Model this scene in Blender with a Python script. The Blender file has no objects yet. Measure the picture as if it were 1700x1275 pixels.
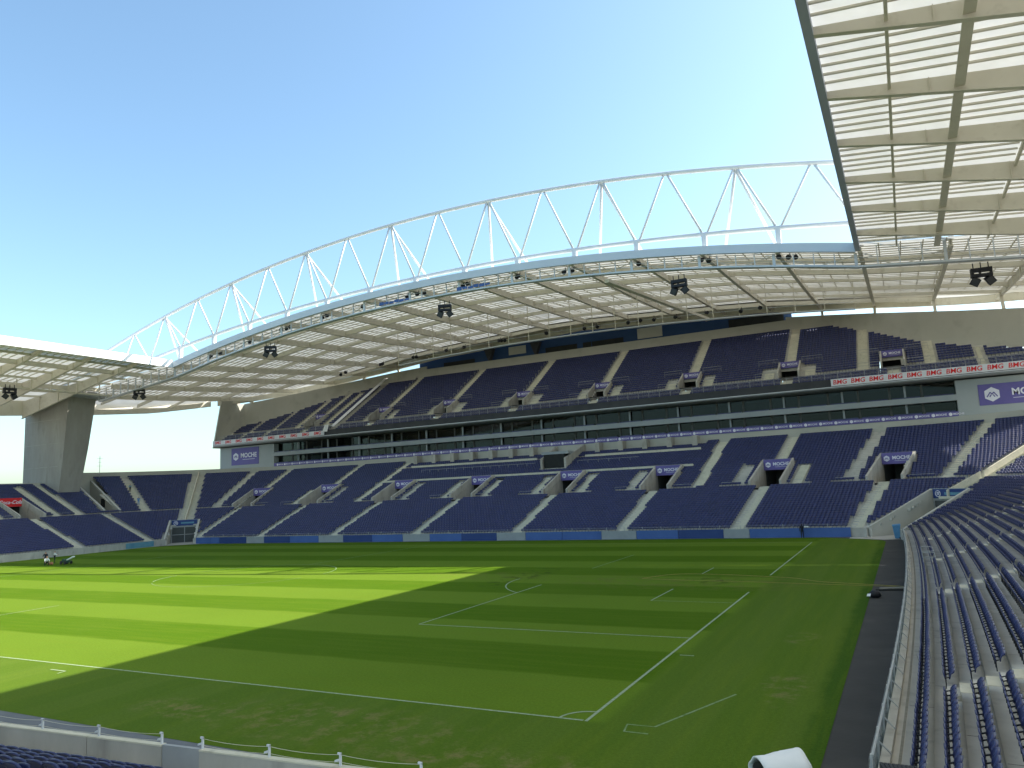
import bpy, math, random
import numpy as np
from mathutils import Vector, Matrix
random.seed(7); RNG = np.random.default_rng(7)
scene = bpy.context.scene
COL = scene.collection

# ------------------------------------------------------------------ camera
CAM = Vector((10.4925, -24.5135, 7.994))
yaw, pitch, roll, FPX = 0.478552, 0.135442, -0.048016, 1239.031
fwd = Vector((-math.sin(yaw) * math.cos(pitch), math.cos(yaw) * math.cos(pitch), math.sin(pitch)))
rt0 = Vector((math.cos(yaw), math.sin(yaw), 0)); up0 = rt0.cross(fwd)
rgt = rt0 * math.cos(roll) + up0 * math.sin(roll)
upv = -rt0 * math.sin(roll) + up0 * math.cos(roll)
cam_data = bpy.data.cameras.new("camera")
cam_data.sensor_width = 36; cam_data.lens = FPX / 1700 * 36; cam_data.clip_end = 6000; cam_data.clip_start = 0.05
cam = bpy.data.objects.new("camera", cam_data); COL.objects.link(cam)
M = Matrix((rgt, upv, -fwd)).transposed().to_4x4(); M.translation = CAM
cam.matrix_world = M
scene.camera = cam

# ------------------------------------------------------------------ sky, sun, exposure
SUN_DX, SUN_DY = 0.97, 0.80            # horizontal run per metre of height, towards the sun
SUN_EL = math.atan(1 / math.hypot(SUN_DX, SUN_DY))
SUN_AZ = math.atan2(SUN_DX, SUN_DY)    # clockwise from +Y
world = bpy.data.worlds.new("World"); scene.world = world; world.use_nodes = True
nt = world.node_tree
sky = nt.nodes.new("ShaderNodeTexSky"); sky.sky_type = 'NISHITA'; sky.sun_disc = False
sky.sun_elevation = SUN_EL; sky.sun_rotation = SUN_AZ
sky.altitude = 100; sky.air_density = 1.0; sky.dust_density = 1.8; sky.ozone_density = 0.9
bg = nt.nodes["Background"]; bg.inputs[1].default_value = 0.135
wb = nt.nodes.new("ShaderNodeMixRGB"); wb.blend_type = 'MULTIPLY'; wb.inputs[0].default_value = 1.0; wb.inputs[2].default_value = (.895, 1.045, 1.03, 1)   # the camera's white balance
nt.links.new(sky.outputs[0], wb.inputs[1]); nt.links.new(wb.outputs[0], bg.inputs[0])
sd = bpy.data.lights.new("sun", 'SUN'); sd.energy = 5.0; sd.angle = math.radians(0.5); sd.color = (1.0, 0.95, 0.87)
sun = bpy.data.objects.new("sun", sd); COL.objects.link(sun)
sun.rotation_euler = Vector((SUN_DX, SUN_DY, 1)).to_track_quat('Z', 'Y').to_euler()
scene.view_settings.view_transform = 'Standard'; scene.view_settings.look = 'None'
scene.view_settings.exposure = 1.17; scene.view_settings.gamma = 1.0
scene.view_settings.use_curve_mapping = False
scene.cycles.use_denoising = True
scene.cycles.max_bounces = 8; scene.cycles.diffuse_bounces = 4; scene.cycles.transparent_max_bounces = 10
scene.cycles.sample_clamp_indirect = 6.0

# ------------------------------------------------------------------ materials
def new_mat(name):
    m = bpy.data.materials.new(name); m.use_nodes = True
    n = m.node_tree; b = n.nodes["Principled BSDF"]
    return m, n, b
def noise_mat(name, c1, c2, scale=1.0, rough=0.8, detail=5, bump=0.0, spec=0.3, island=0.0, c3=None, scale3=8.0, metal=0.0, stretch=None):
    m, n, b = new_mat(name)
    tc = n.nodes.new("ShaderNodeTexCoord"); src = tc.outputs["Object"]
    if stretch:
        mp = n.nodes.new("ShaderNodeMapping"); mp.inputs["Scale"].default_value = stretch
        n.links.new(src, mp.inputs[0]); src = mp.outputs[0]
    nz = n.nodes.new("ShaderNodeTexNoise"); nz.inputs["Scale"].default_value = scale; nz.inputs["Detail"].default_value = detail
    nz.inputs["Roughness"].default_value = 0.62
    n.links.new(src, nz.inputs["Vector"])
    rp = n.nodes.new("ShaderNodeValToRGB"); rp.color_ramp.elements[0].position = 0.32; rp.color_ramp.elements[1].position = 0.68
    rp.color_ramp.elements[0].color = (*c1, 1); rp.color_ramp.elements[1].color = (*c2, 1)
    n.links.new(nz.outputs["Fac"], rp.inputs[0]); out = rp.outputs[0]
    if c3:
        n3 = n.nodes.new("ShaderNodeTexNoise"); n3.inputs["Scale"].default_value = scale3; n3.inputs["Detail"].default_value = 6
        n.links.new(src, n3.inputs["Vector"])
        r3 = n.nodes.new("ShaderNodeValToRGB"); r3.color_ramp.elements[0].position = 0.55; r3.color_ramp.elements[1].position = 0.75
        n.links.new(n3.outputs["Fac"], r3.inputs[0])
        mx = n.nodes.new("ShaderNodeMixRGB"); mx.inputs[2].default_value = (*c3, 1)
        n.links.new(r3.outputs[0], mx.inputs[0]); n.links.new(out, mx.inputs[1]); out = mx.outputs[0]
    if island:
        g = n.nodes.new("ShaderNodeNewGeometry")
        mr = n.nodes.new("ShaderNodeMapRange"); mr.inputs[3].default_value = 1 - island; mr.inputs[4].default_value = 1 + island
        n.links.new(g.outputs["Random Per Island"], mr.inputs[0])
        hs = n.nodes.new("ShaderNodeHueSaturation"); n.links.new(mr.outputs[0], hs.inputs["Value"]); n.links.new(out, hs.inputs["Color"]); out = hs.outputs[0]
    n.links.new(out, b.inputs["Base Color"])
    b.inputs["Roughness"].default_value = rough; b.inputs["Specular IOR Level"].default_value = spec; b.inputs["Metallic"].default_value = metal
    if bump:
        bp = n.nodes.new("ShaderNodeBump"); bp.inputs["Strength"].default_value = bump; bp.inputs["Distance"].default_value = 0.02
        n2 = n.nodes.new("ShaderNodeTexNoise"); n2.inputs["Scale"].default_value = scale * 14; n2.inputs["Detail"].default_value = 4
        n.links.new(src, n2.inputs["Vector"])
        n.links.new(n2.outputs["Fac"], bp.inputs["Height"]); n.links.new(bp.outputs[0], b.inputs["Normal"])
    return m
MAT = {}
MAT['concrete'] = noise_mat('concrete', (.36, .34, .295), (.50, .475, .415), .6, .85, bump=.2, c3=(.28, .265, .23), scale3=1.1, stretch=(1, 1, .4))
MAT['terrace'] = noise_mat('terrace_concrete', (.45, .425, .365), (.56, .53, .455), .5, .85, bump=.2, c3=(.36, .34, .29), scale3=1.7)
MAT['stair'] = noise_mat('painted_stair_concrete', (.56, .53, .41), (.66, .62, .49), .8, .8, c3=(.46, .43, .34), scale3=2.5)
MAT['pylon'] = noise_mat('board_marked_concrete', (.31, .29, .255), (.40, .38, .335), .3, .9, bump=.25, c3=(.26, .245, .215), scale3=.6, stretch=(1, 1, .3))
MAT['wall'] = noise_mat('smooth_wall', (.44, .43, .37), (.50, .485, .42), .12, .85, c3=(.40, .385, .33), scale3=.4)
MAT['greywall'] = noise_mat('grey_cladding', (.33, .36, .36), (.38, .40, .40), .15, .7)
MAT['slab'] = noise_mat('grey_slab_edge', (.30, .33, .34), (.36, .385, .39), .3, .6)
MAT['seat'] = noise_mat('navy_plastic', (.014, .021, .088), (.021, .030, .115), .6, .38, spec=.5, island=.14)
MAT['steel'] = noise_mat('cream_painted_steel', (.62, .58, .475), (.68, .64, .53), .25, .55, spec=.35, c3=(.56, .52, .42), scale3=1.2)
MAT['white_steel'] = noise_mat('white_painted_steel', (.64, .65, .66), (.72, .73, .73), .3, .45, spec=.4)
MAT['fascia'] = noise_mat('pale_grey_fascia', (.57, .60, .64), (.63, .66, .69), .2, .5, spec=.4)
MAT['edge'] = noise_mat('fascia_paint_shaded', (.34, .38, .46), (.40, .44, .52), .2, .5, spec=.4)  # same pale fascia paint, shade of the right roof edge put into the colour
MAT['bright'] = noise_mat('fascia_paint_sunlit', (.78, .78, .78), (.84, .84, .84), .3, .5)  # same pale fascia paint, sunlight on the left roof edge put into the colour
MAT['dark_fascia'] = noise_mat('charcoal_fascia', (.035, .037, .042), (.055, .056, .06), .4, .6)
MAT['dark'] = noise_mat('dark_interior', (.018, .02, .02), (.03, .032, .03), .6, .8)  # near-black, also paints the shade inside openings and windows
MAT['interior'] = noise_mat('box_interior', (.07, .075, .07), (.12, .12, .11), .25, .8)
MAT['black'] = noise_mat('black_metal', (.012, .012, .015), (.025, .025, .03), 2, .5)
MAT['rail'] = noise_mat('galvanised_rail', (.32, .32, .31), (.42, .42, .40), 2, .5, spec=.3, metal=.1)
MAT['asphalt'] = noise_mat('asphalt', (.044, .042, .038), (.058, .055, .05), .5, .9, bump=.4, c3=(.075, .07, .062), scale3=.35)
MAT['paving'] = noise_mat('pale_paving', (.36, .34, .30), (.45, .43, .38), .6, .9, bump=.2)
MAT['track'] = noise_mat('grey_running_strip', (.12, .13, .14), (.16, .17, .18), .5, .85, bump=.2)
MAT['line'] = noise_mat('white_turf_paint', (.20, .27, .13), (.35, .41, .27), 6, .9, c3=(.22, .33, .12), scale3=5)
MAT['faintline'] = noise_mat('worn_turf_paint', (.12, .20, .05), (.22, .30, .15), 5, .9, c3=(.07, .14, .03), scale3=4)
MAT['panel_blue'] = noise_mat('blue_tarpaulin', (.05, .11, .31), (.065, .135, .36), .5, .6, spec=.4)
MAT['panel_navy'] = noise_mat('navy_tarpaulin', (.018, .045, .17), (.026, .06, .20), .5, .6, spec=.4)
MAT['panel_grey'] = noise_mat('bare_grey_board', (.29, .30, .30), (.36, .37, .37), .5, .8)
MAT['teal'] = noise_mat('teal_banner', (.10, .24, .33), (.15, .32, .40), .8, .6)
MAT['purple'] = noise_mat('purple_sign', (.125, .105, .31), (.145, .12, .34), .5, .55, spec=.3)
MAT['signwhite'] = noise_mat('white_print', (.72, .70, .78), (.80, .78, .84), 1, .6)
MAT['red'] = noise_mat('red_print', (.62, .02, .025), (.70, .03, .03), 1, .5)
MAT['boardwhite'] = noise_mat('white_board', (.62, .63, .66), (.72, .73, .76), .5, .5)
MAT['blue_wall'] = noise_mat('blue_cabin_wall', (.02, .055, .14), (.03, .07, .175), .2, .7)
MAT['cloth'] = noise_mat('white_cloth', (.72, .72, .70), (.82, .82, .80), .7, .9)
MAT['skin'] = noise_mat('skin', (.45, .26, .18), (.52, .31, .22), 4, .6)
MAT['bluecloth'] = noise_mat('blue_cloth', (.06, .20, .42), (.09, .25, .5), 4, .9)
MAT['darkcloth'] = noise_mat('dark_cloth', (.012, .014, .02), (.025, .027, .035), 4, .9)
MAT['greencloth'] = noise_mat('dark_green_paint', (.015, .05, .03), (.03, .08, .045), 4, .7)
MAT['orange'] = noise_mat('rust_orange', (.32, .13, .06), (.42, .19, .09), 4, .8)
MAT['hair'] = noise_mat('hair', (.02, .014, .01), (.04, .028, .02), 4, .7)
MAT['yellow'] = noise_mat('yellow_hose', (.28, .24, .05), (.34, .29, .07), 4, .6)
MAT['bin'] = noise_mat('blue_plastic', (.07, .20, .36), (.10, .26, .44), 2, .5)
MAT['timber'] = noise_mat('weathered_board', (.20, .19, .15), (.30, .28, .23), 1.5, .9, stretch=(1, 8, 1))
MAT['ground'] = noise_mat('outer_ground', (.16, .15, .13), (.22, .21, .18), .02, .95)

def glass_mat():
    m, n, b = new_mat('tinted_glass')
    n.nodes.remove(b); out = n.nodes["Material Output"]
    tr = n.nodes.new("ShaderNodeBsdfTransparent"); tr.inputs[0].default_value = (.45, .50, .49, 1)
    gl = n.nodes.new("ShaderNodeBsdfGlossy"); gl.inputs["Roughness"].default_value = .02; gl.inputs[0].default_value = (.75, .8, .8, 1)
    fr = n.nodes.new("ShaderNodeFresnel"); fr.inputs[0].default_value = 1.28
    mx = n.nodes.new("ShaderNodeMixShader")
    n.links.new(fr.outputs[0], mx.inputs[0]); n.links.new(tr.outputs[0], mx.inputs[1]); n.links.new(gl.outputs[0], mx.inputs[2])
    n.links.new(mx.outputs[0], out.inputs[0]); return m
MAT['glass'] = glass_mat()
def clear_mat():
    m, n, b = new_mat('clear_screen')
    n.nodes.remove(b); out = n.nodes["Material Output"]
    tr = n.nodes.new("ShaderNodeBsdfTransparent"); tr.inputs[0].default_value = (.80, .84, .83, 1)
    gl = n.nodes.new("ShaderNodeBsdfGlossy"); gl.inputs["Roughness"].default_value = .08
    df = n.nodes.new("ShaderNodeBsdfDiffuse"); df.inputs[0].default_value = (.6, .62, .62, 1)
    m1 = n.nodes.new("ShaderNodeMixShader"); m1.inputs[0].default_value = .22
    n.links.new(tr.outputs[0], m1.inputs[1]); n.links.new(df.outputs[0], m1.inputs[2])
    mx = n.nodes.new("ShaderNodeMixShader"); mx.inputs[0].default_value = .06
    n.links.new(m1.outputs[0], mx.inputs[1]); n.links.new(gl.outputs[0], mx.inputs[2])
    n.links.new(mx.outputs[0], out.inputs[0]); return m
MAT['screen'] = clear_mat()
def sheet_mat():
    m, n, b = new_mat('translucent_polycarbonate')
    n.nodes.remove(b); out = n.nodes["Material Output"]
    tc = n.nodes.new("ShaderNodeTexCoord"); nz = n.nodes.new("ShaderNodeTexNoise"); nz.inputs["Scale"].default_value = .5; nz.inputs["Detail"].default_value = 6
    n.links.new(tc.outputs["Object"], nz.inputs["Vector"])
    rp = n.nodes.new("ShaderNodeValToRGB"); rp.color_ramp.elements[0].position = .3; rp.color_ramp.elements[1].position = .7
    rp.color_ramp.elements[0].color = (.86, .85, .80, 1); rp.color_ramp.elements[1].color = (.95, .94, .91, 1)
    n.links.new(nz.outputs["Fac"], rp.inputs[0])
    tl = n.nodes.new("ShaderNodeBsdfTranslucent"); df = n.nodes.new("ShaderNodeBsdfDiffuse")
    n.links.new(rp.outputs[0], tl.inputs[0]); n.links.new(rp.outputs[0], df.inputs[0])
    mx = n.nodes.new("ShaderNodeMixShader"); mx.inputs[0].default_value = .21
    n.links.new(df.outputs[0], mx.inputs[1]); n.links.new(tl.outputs[0], mx.inputs[2])
    n.links.new(mx.outputs[0], out.inputs[0]); return m
MAT['sheet'] = sheet_mat()
def grass_mat():
    m, n, b = new_mat('mown_turf'); L = n.links.new
    tc = n.nodes.new("ShaderNodeTexCoord"); sep = n.nodes.new("ShaderNodeSeparateXYZ"); L(tc.outputs["Object"], sep.inputs[0])
    def math_(op, a, bb=None, c=None):
        k = n.nodes.new("ShaderNodeMath"); k.operation = op
        for i, v in enumerate((a, bb, c)):
            if v is None: continue
            if isinstance(v, (int, float)): k.inputs[i].default_value = v
            else: L(v, k.inputs[i])
        return k.outputs[0]
    def noise(scale, detail=5, vec=None, rough=.6):
        k = n.nodes.new("ShaderNodeTexNoise"); k.inputs["Scale"].default_value = scale; k.inputs["Detail"].default_value = detail; k.inputs["Roughness"].default_value = rough
        L(vec or tc.outputs["Object"], k.inputs["Vector"]); return k.outputs["Fac"]
    def ramp(v, p0, p1):
        k = n.nodes.new("ShaderNodeMapRange"); k.interpolation_type = 'SMOOTHSTEP'; k.inputs[1].default_value = p0; k.inputs[2].default_value = p1
        L(v, k.inputs[0]); return k.outputs[0]
    def mix(f, a, bb):
        k = n.nodes.new("ShaderNodeMixRGB")
        if isinstance(f, (int, float)): k.inputs[0].default_value = f
        else: L(f, k.inputs[0])
        for i, v in ((1, a), (2, bb)):
            if isinstance(v, tuple): k.inputs[i].default_value = (*v, 1)
            else: L(v, k.inputs[i])
        return k.outputs[0]
    wob = noise(.25, 2)
    yw = math_('ADD', sep.outputs[1], math_('MULTIPLY', wob, .5))
    stripe = math_('SINE', math_('MULTIPLY', math_('SUBTRACT', yw, 5.5), math.pi / 5.32))
    fld = ramp(stripe, -.12, .12)                      # 1 = rolled away (darker)
    inpitch = math_('MULTIPLY', ramp(sep.outputs[0], 1.0, 0.2), ramp(sep.outputs[1], -.3, .2))
    dark = math_('MULTIPLY', fld, inpitch)
    c = mix(dark, (.110, .178, .014), (.064, .126, .004))
    # rolled bands along the byline
    st2 = ramp(math_('SINE', math_('MULTIPLY', sep.outputs[0], math.pi / 2.0)), -.3, .3)
    outp = math_('SUBTRACT', 1.0, inpitch)
    c = mix(math_('MULTIPLY', outp, .85), c, mix(math_('MULTIPLY', st2, .5), (.080, .130, .016), (.062, .116, .009)))
    # unmown dark fringe next to the asphalt
    fr = math_('MULTIPLY', ramp(math_('ADD', sep.outputs[0], math_('MULTIPLY', noise(.8), .8)), 7.05, 7.6), .8)
    c = mix(fr, c, (.034, .085, .008))
    big = noise(.09, 4); c = mix(math_('MULTIPLY', ramp(big, .45, .7), .35), c, (.084, .140, .010))
    # worn goalmouth and scuffed straw patches
    def blob(cx, cy, rx, ry):
        dx = math_('DIVIDE', math_('SUBTRACT', sep.outputs[0], cx), rx); dy = math_('DIVIDE', math_('SUBTRACT', sep.outputs[1], cy), ry)
        r = math_('ADD', math_('MULTIPLY', dx, dx), math_('MULTIPLY', dy, dy)); return ramp(r, 1.0, .1)
    n1 = ramp(noise(1.3, 7, rough=.7), .46, .66); n2 = ramp(noise(.7, 7, rough=.75), .44, .62)
    strips = math_('MULTIPLY', math_('MAXIMUM', blob(-8.5, -3.2, 7.5, 2.6), math_('MAXIMUM', blob(-15, -3.6, 4, 1.5), blob(0, -4.6, 8, 1.6))), n1)
    c = mix(math_('MULTIPLY', strips, .75), c, (.19, .165, .062))
    gm = math_('MULTIPLY', math_('MAXIMUM', blob(-5, 34, 16, 5), math_('MULTIPLY', blob(-24, 36, 9, 4), .8)), n2)
    c = mix(math_('MULTIPLY', gm, .55), c, (.125, .125, .03))
    dk = math_('MULTIPLY', math_('MAXIMUM', blob(-20.5, 36, 2.2, 9), blob(-4.0, 35, 3, 3)), ramp(noise(.9, 6), .5, .6))
    c = mix(math_('MULTIPLY', dk, .6), c, (.030, .045, .008))
    ed = math_('MULTIPLY', math_('MAXIMUM', blob(5.6, 6, 1.2, 3), blob(5.2, 15, 1, 2)), n1)
    c = mix(math_('MULTIPLY', ed, .7), c, (.18, .16, .06))
    mp = n.nodes.new("ShaderNodeMapping"); mp.inputs["Scale"].default_value = (.12, 2.2, 1); L(tc.outputs["Object"], mp.inputs[0])
    grain = noise(1.0, 6, mp.outputs[0], .7)
    mp2 = n.nodes.new("ShaderNodeMapping"); mp2.inputs["Scale"].default_value = (1.6, .10, 1); L(tc.outputs["Object"], mp2.inputs[0])
    grain2 = math_('MULTIPLY', noise(1.0, 6, mp2.outputs[0], .7), outp); grain = math_('ADD', math_('MULTIPLY', grain, inpitch), grain2)
    c = mix(math_('MULTIPLY', ramp(grain, .42, .66), .28), c, (.120, .165, .013))
    scuff = ramp(noise(3.2, 8, rough=.8), .63, .74); c = mix(math_('MULTIPLY', scuff, .35), c, (.145, .15, .025))
    fine = noise(9, 6, rough=.8)
    hs = n.nodes.new("ShaderNodeHueSaturation"); L(c, hs.inputs["Color"])
    mr = n.nodes.new("ShaderNodeMapRange"); mr.inputs[1].default_value = .25; mr.inputs[2].default_value = .75; mr.inputs[3].default_value = .72; mr.inputs[4].default_value = 1.28
    L(fine, mr.inputs[0]); L(mr.outputs[0], hs.inputs["Value"])
    L(hs.outputs[0], b.inputs["Base Color"]); b.inputs["Roughness"].default_value = .9; b.inputs["Specular IOR Level"].default_value = .04
    bp = n.nodes.new("ShaderNodeBump"); bp.inputs["Strength"].default_value = .5; bp.inputs["Distance"].default_value = .03
    L(noise(25, 4), bp.inputs["Height"]); L(bp.outputs[0], b.inputs["Normal"])
    return m
MAT['grass'] = grass_mat()

# ------------------------------------------------------------------ mesh helpers
class MB:
    def __init__(s): s.v = []; s.f = []
    def add(s, vs, fs):
        k = len(s.v); s.v += [tuple(p) for p in vs]; s.f += [tuple(i + k for i in f) for f in fs]; return s
    BOXF = [(0, 3, 2, 1), (4, 5, 6, 7), (0, 1, 5, 4), (1, 2, 6, 5), (2, 3, 7, 6), (3, 0, 4, 7)]
    def box(s, a, b):
        x0, y0, z0 = [min(p, q) for p, q in zip(a, b)]; x1, y1, z1 = [max(p, q) for p, q in zip(a, b)]
        return s.add([(x0, y0, z0), (x1, y0, z0), (x1, y1, z0), (x0, y1, z0), (x0, y0, z1), (x1, y0, z1), (x1, y1, z1), (x0, y1, z1)], s.BOXF)
    def hexa(s, bot, top): return s.add(list(bot) + list(top), s.BOXF)
    def bar(s, p, q, w, h, up=(0, 0, 1)):
        p, q, up = Vector(p), Vector(q), Vector(up); d = (q - p).normalized()
        if abs(d.dot(up)) > .98: up = Vector((0, 1, 0))
        sd_ = d.cross(up).normalized() * (w / 2); u = sd_.cross(d).normalized() * (h / 2)
        return s.hexa([p - sd_ - u, q - sd_ - u, q + sd_ - u, p + sd_ - u], [p - sd_ + u, q - sd_ + u, q + sd_ + u, p + sd_ + u])
    def tube(s, pts, r, n=8, cap=True, radii=None):
        pts = [Vector(p) for p in pts]; k = len(s.v); N = len(pts)
        for i, p in enumerate(pts):
            d = (pts[min(i + 1, N - 1)] - pts[max(i - 1, 0)]).normalized()
            a = d.cross(Vector((0, 0, 1)))
            if a.length < 1e-3: a = d.cross(Vector((0, 1, 0)))
            a.normalize(); b = a.cross(d); rr = radii[i] if radii else r
            for j in range(n):
                t = 2 * math.pi * j / n; s.v.append(tuple(p + a * math.cos(t) * rr + b * math.sin(t) * rr))
        for i in range(N - 1):
            for j in range(n):
                j2 = (j + 1) % n; s.f.append((k + i * n + j, k + i * n + j2, k + (i + 1) * n + j2, k + (i + 1) * n + j))
        if cap:
            s.f.append(tuple(k + j for j in range(n - 1, -1, -1))); s.f.append(tuple(k + (N - 1) * n + j for j in range(n)))
        return s
    def ribbon(s, A, B):      # strip between two polylines
        k = len(s.v); n = len(A); s.v += [tuple(p) for p in A] + [tuple(p) for p in B]
        for i in range(n - 1): s.f.append((k + i, k + i + 1, k + n + i + 1, k + n + i))
        return s
    def band(s, A, thick, z0, z1):   # vertical wall along polyline A=(x,y) with side offset 'thick' vectors
        n = len(A); k = len(s.v)
        for (x, y), (ox, oy), a, b in zip(A, thick, z0, z1):
            s.v += [(x, y, a), (x + ox, y + oy, a), (x + ox, y + oy, b), (x, y, b)]
        for i in range(n - 1):
            p, q2 = k + 4 * i, k + 4 * i + 4
            for j in range(4): s.f.append((p + j, q2 + j, q2 + (j + 1) % 4, p + (j + 1) % 4))
        s.f.append((k, k + 1, k + 2, k + 3)); e = k + 4 * (n - 1); s.f.append((e + 3, e + 2, e + 1, e))
        return s
    def mesh(s, name):
        me = bpy.data.meshes.new(name); me.from_pydata(s.v, [], s.f); me.update(); return me
def link(name, data, mat=None, parent=None, loc=None):
    o = bpy.data.objects.new(name, data); COL.objects.link(o)
    if mat is not None and data is not None and hasattr(data, 'materials') and not data.materials: data.materials.append(MAT[mat])
    if parent is not None: o.parent = parent
    if loc is not None: o.location = loc
    return o
def build(mb, name, mat, parent=None, smooth=False):
    me = mb.mesh(name)
    if smooth: me.polygons.foreach_set('use_smooth', [True] * len(me.polygons))
    return link(name, me, mat, parent)
def empty(name, loc=(0, 0, 0), label=None, cat=None, group=None):
    o = bpy.data.objects.new(name, None); COL.objects.link(o); o.location = loc; tag(o, label, cat, group); return o
def tag(o, label=None, cat=None, group=None, kind=None):
    if label: o['label'] = label
    if cat: o['category'] = cat
    if group: o['group'] = group
    if kind: o['kind'] = kind
    return o
def np_mesh(name, V, quads=None, tris=None, ngons=None):
    me = bpy.data.meshes.new(name); V = np.asarray(V, np.float32)
    me.vertices.add(len(V)); me.vertices.foreach_set('co', V.ravel())
    idx = []; sizes = []
    for F in (quads, tris, ngons):
        if F is not None and len(F): idx.append(F.ravel()); sizes.append(np.full(len(F), F.shape[1], np.int32))
    idx = np.concatenate(idx).astype(np.int32); sizes = np.concatenate(sizes)
    me.loops.add(len(idx)); me.loops.foreach_set('vertex_index', idx)
    me.polygons.add(len(sizes)); starts = np.concatenate([[0], np.cumsum(sizes)[:-1]]).astype(np.int32)
    me.polygons.foreach_set('loop_start', starts); me.polygons.foreach_set('loop_total', sizes)
    me.update(calc_edges=True); me.validate(); return me
_text = {}
def text_mesh(s, size, bold=0.0, shear=0.0, depth=.02, spacing=1.0):
    key = (s, size, bold, shear)
    if key in _text: return _text[key]
    cu = bpy.data.curves.new('lettering', 'FONT'); cu.body = s; cu.size = size; cu.offset = bold; cu.shear = shear; cu.extrude = depth
    cu.align_x = 'CENTER'; cu.align_y = 'CENTER'; cu.space_character = spacing; cu.resolution_u = 3
    t = bpy.data.objects.new('tmp', cu); COL.objects.link(t)
    dg = bpy.context.evaluated_depsgraph_get(); me = bpy.data.meshes.new_from_object(t.evaluated_get(dg))
    bpy.data.objects.remove(t); me.name = 'lettering'; _text[key] = me; return me

# ------------------------------------------------------------------ the bowl: front line F(s) and outward direction D(s)
XC, YC = -52.5, 34.0
YF = 74.8
def phi_far(u): return math.atan(.25 * abs(u / 57.6) ** 2.4) * (1 if u >= 0 else -1)
def x_end(Y): return 9.8 - (Y - 34) ** 2 / 2300.0     # right end wall line
PATH = []      # (x, y, angle measured clockwise from +Y, zone)
for Y in np.arange(-9.0, 69.6, .5): PATH.append((x_end(Y), Y, math.pi / 2 + (34 - Y) / 1150.0, 0))
RC = 5.5; CX, CY = 5.1 - RC * math.sin(math.radians(14.04)), YF - RC * math.cos(math.radians(14.04))
for a in np.linspace(math.radians(88.2), math.radians(14.04), 19)[1:]: PATH.append((CX + RC * math.sin(a), CY + RC * math.cos(a), a, 1))
for X in np.arange(4.6, -52.51, -.5): PATH.append((X, YF, phi_far(X - XC), 2))
PATH = PATH + [(-105 - x, y, -a, {0: 4, 1: 3, 2: 2}[z]) for x, y, a, z in PATH[::-1][1:]]
PATH = [p for p in PATH if not (p[3] == 4 and p[1] < 12)]
PX = np.array([p[0] for p in PATH]); PY = np.array([p[1] for p in PATH]); PA = np.array([p[2] for p in PATH]); PZ = np.array([p[3] for p in PATH])
DX, DY = np.sin(PA), np.cos(PA)
DR, R1, R2 = .7, .253, .285
NBREAK = 20
def row_d(i): return .45 + DR * i + (.5 if i > NBREAK else 0)     # front edge of tread i
def row_z(i): return .95 + R1 * min(i, NBREAK) + R2 * max(0, i - NBREAK)
NROW = 48
TUN_R = (Vector((CX, CY)), Vector((.7071, .7071)))
TUN_L = (Vector((-105 - CX, CY)), Vector((-.7071, .7071)))
def tun_coord(x, y, T):
    rel = Vector((x, y)) - T[0]; return rel.dot(T[1]), rel.x * -T[1].y + rel.y * T[1].x
TUN_END = {0: 15.5, 1: 13.0}; TUN_W = 2.5
VOM = [9.8, -7.3, -24.6, -42.0, -59.9, -77.8, -96.7, -115.6]       # lower tunnels (centre X at the sign, y = 97.5)
VOM_D = (15.1, 22.9); VOM_W = 2.1
def front_x_for(X, Y):      # front-line index whose outward line passes X,Y on the far side
    best = min(range(len(PATH)), key=lambda k: (abs((Y - PY[k]) * DX[k] / max(DY[k], .05) + PX[k] - X) if PZ[k] in (1, 2, 3) and DY[k] > .3 else 1e9))
    return best
VOMK = [front_x_for(x, 97.5) for x in VOM]
LVOMK = [min((k for k in range(len(PATH)) if PZ[k] == 4), key=lambda k: abs(PY[k] - 55.4))]   # tunnel in the left end
def line_coord(x, y, k):
    rx, ry = x - PX[k], y - PY[k]; return rx * DX[k] + ry * DY[k], -rx * DY[k] + ry * DX[k]
def passage(x, y, m=0.0):
    if x > -130.3 or x < -153: return False
    return 69.8 - .259 * (x + 130.5) - m < y < 72.9 - .301 * (x + 130.1) + .3 + m
def in_void(x, y):
    if passage(x, y): return True
    for t, T in enumerate((TUN_R, TUN_L)):
        a, b = tun_coord(x, y, T)
        if 0 < a < TUN_END[t] and abs(b) < TUN_W: return True
    for k in VOMK + LVOMK:
        a, b = line_coord(x, y, k)
        if VOM_D[0] - .3 < a < VOM_D[1] and abs(b) < VOM_W: return True
    return False
# stairs: (front index, d0, d1, side offset)
STAIRS = []
for n, k in enumerate(VOMK):
    STAIRS.append((k, .3, 15.4, 0, 'far'))
    if n in (1, 2, 3, 4, 5, 6):
        if n not in (2,): STAIRS.append((k, 16.0, 22.5, -4.2, 'far'))
        if n not in (5,): STAIRS.append((k, 16.0, 22.5, 4.2, 'far'))
    if n in (1, 6, 7): STAIRS.append((k, 23.4, 34.6, 0, 'far'))
STAIRS += [(VOMK[2], 15.6, 34.6, -6.6, 'far'), (VOMK[5], 15.6, 34.6, 6.4, 'far'), (VOMK[0], 15.6, 34.6, 4.6, 'far'),
           ]
def kang(deg): return min((k for k in range(len(PATH)) if PZ[k] in (1, 3)), key=lambda k: abs(PA[k] - math.radians(deg)))
STAIRS += [(kang(23.5), 15.6, 34.6, -3.3, 'far'), (kang(-23.5), 15.6, 34.6, 3.3, 'far'), (kang(-66), 15.6, 34.6, 0, 'left')]
def kY(zone, Y): return min((k for k in range(len(PATH)) if PZ[k] == zone), key=lambda k: abs(PY[k] - Y))
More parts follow.
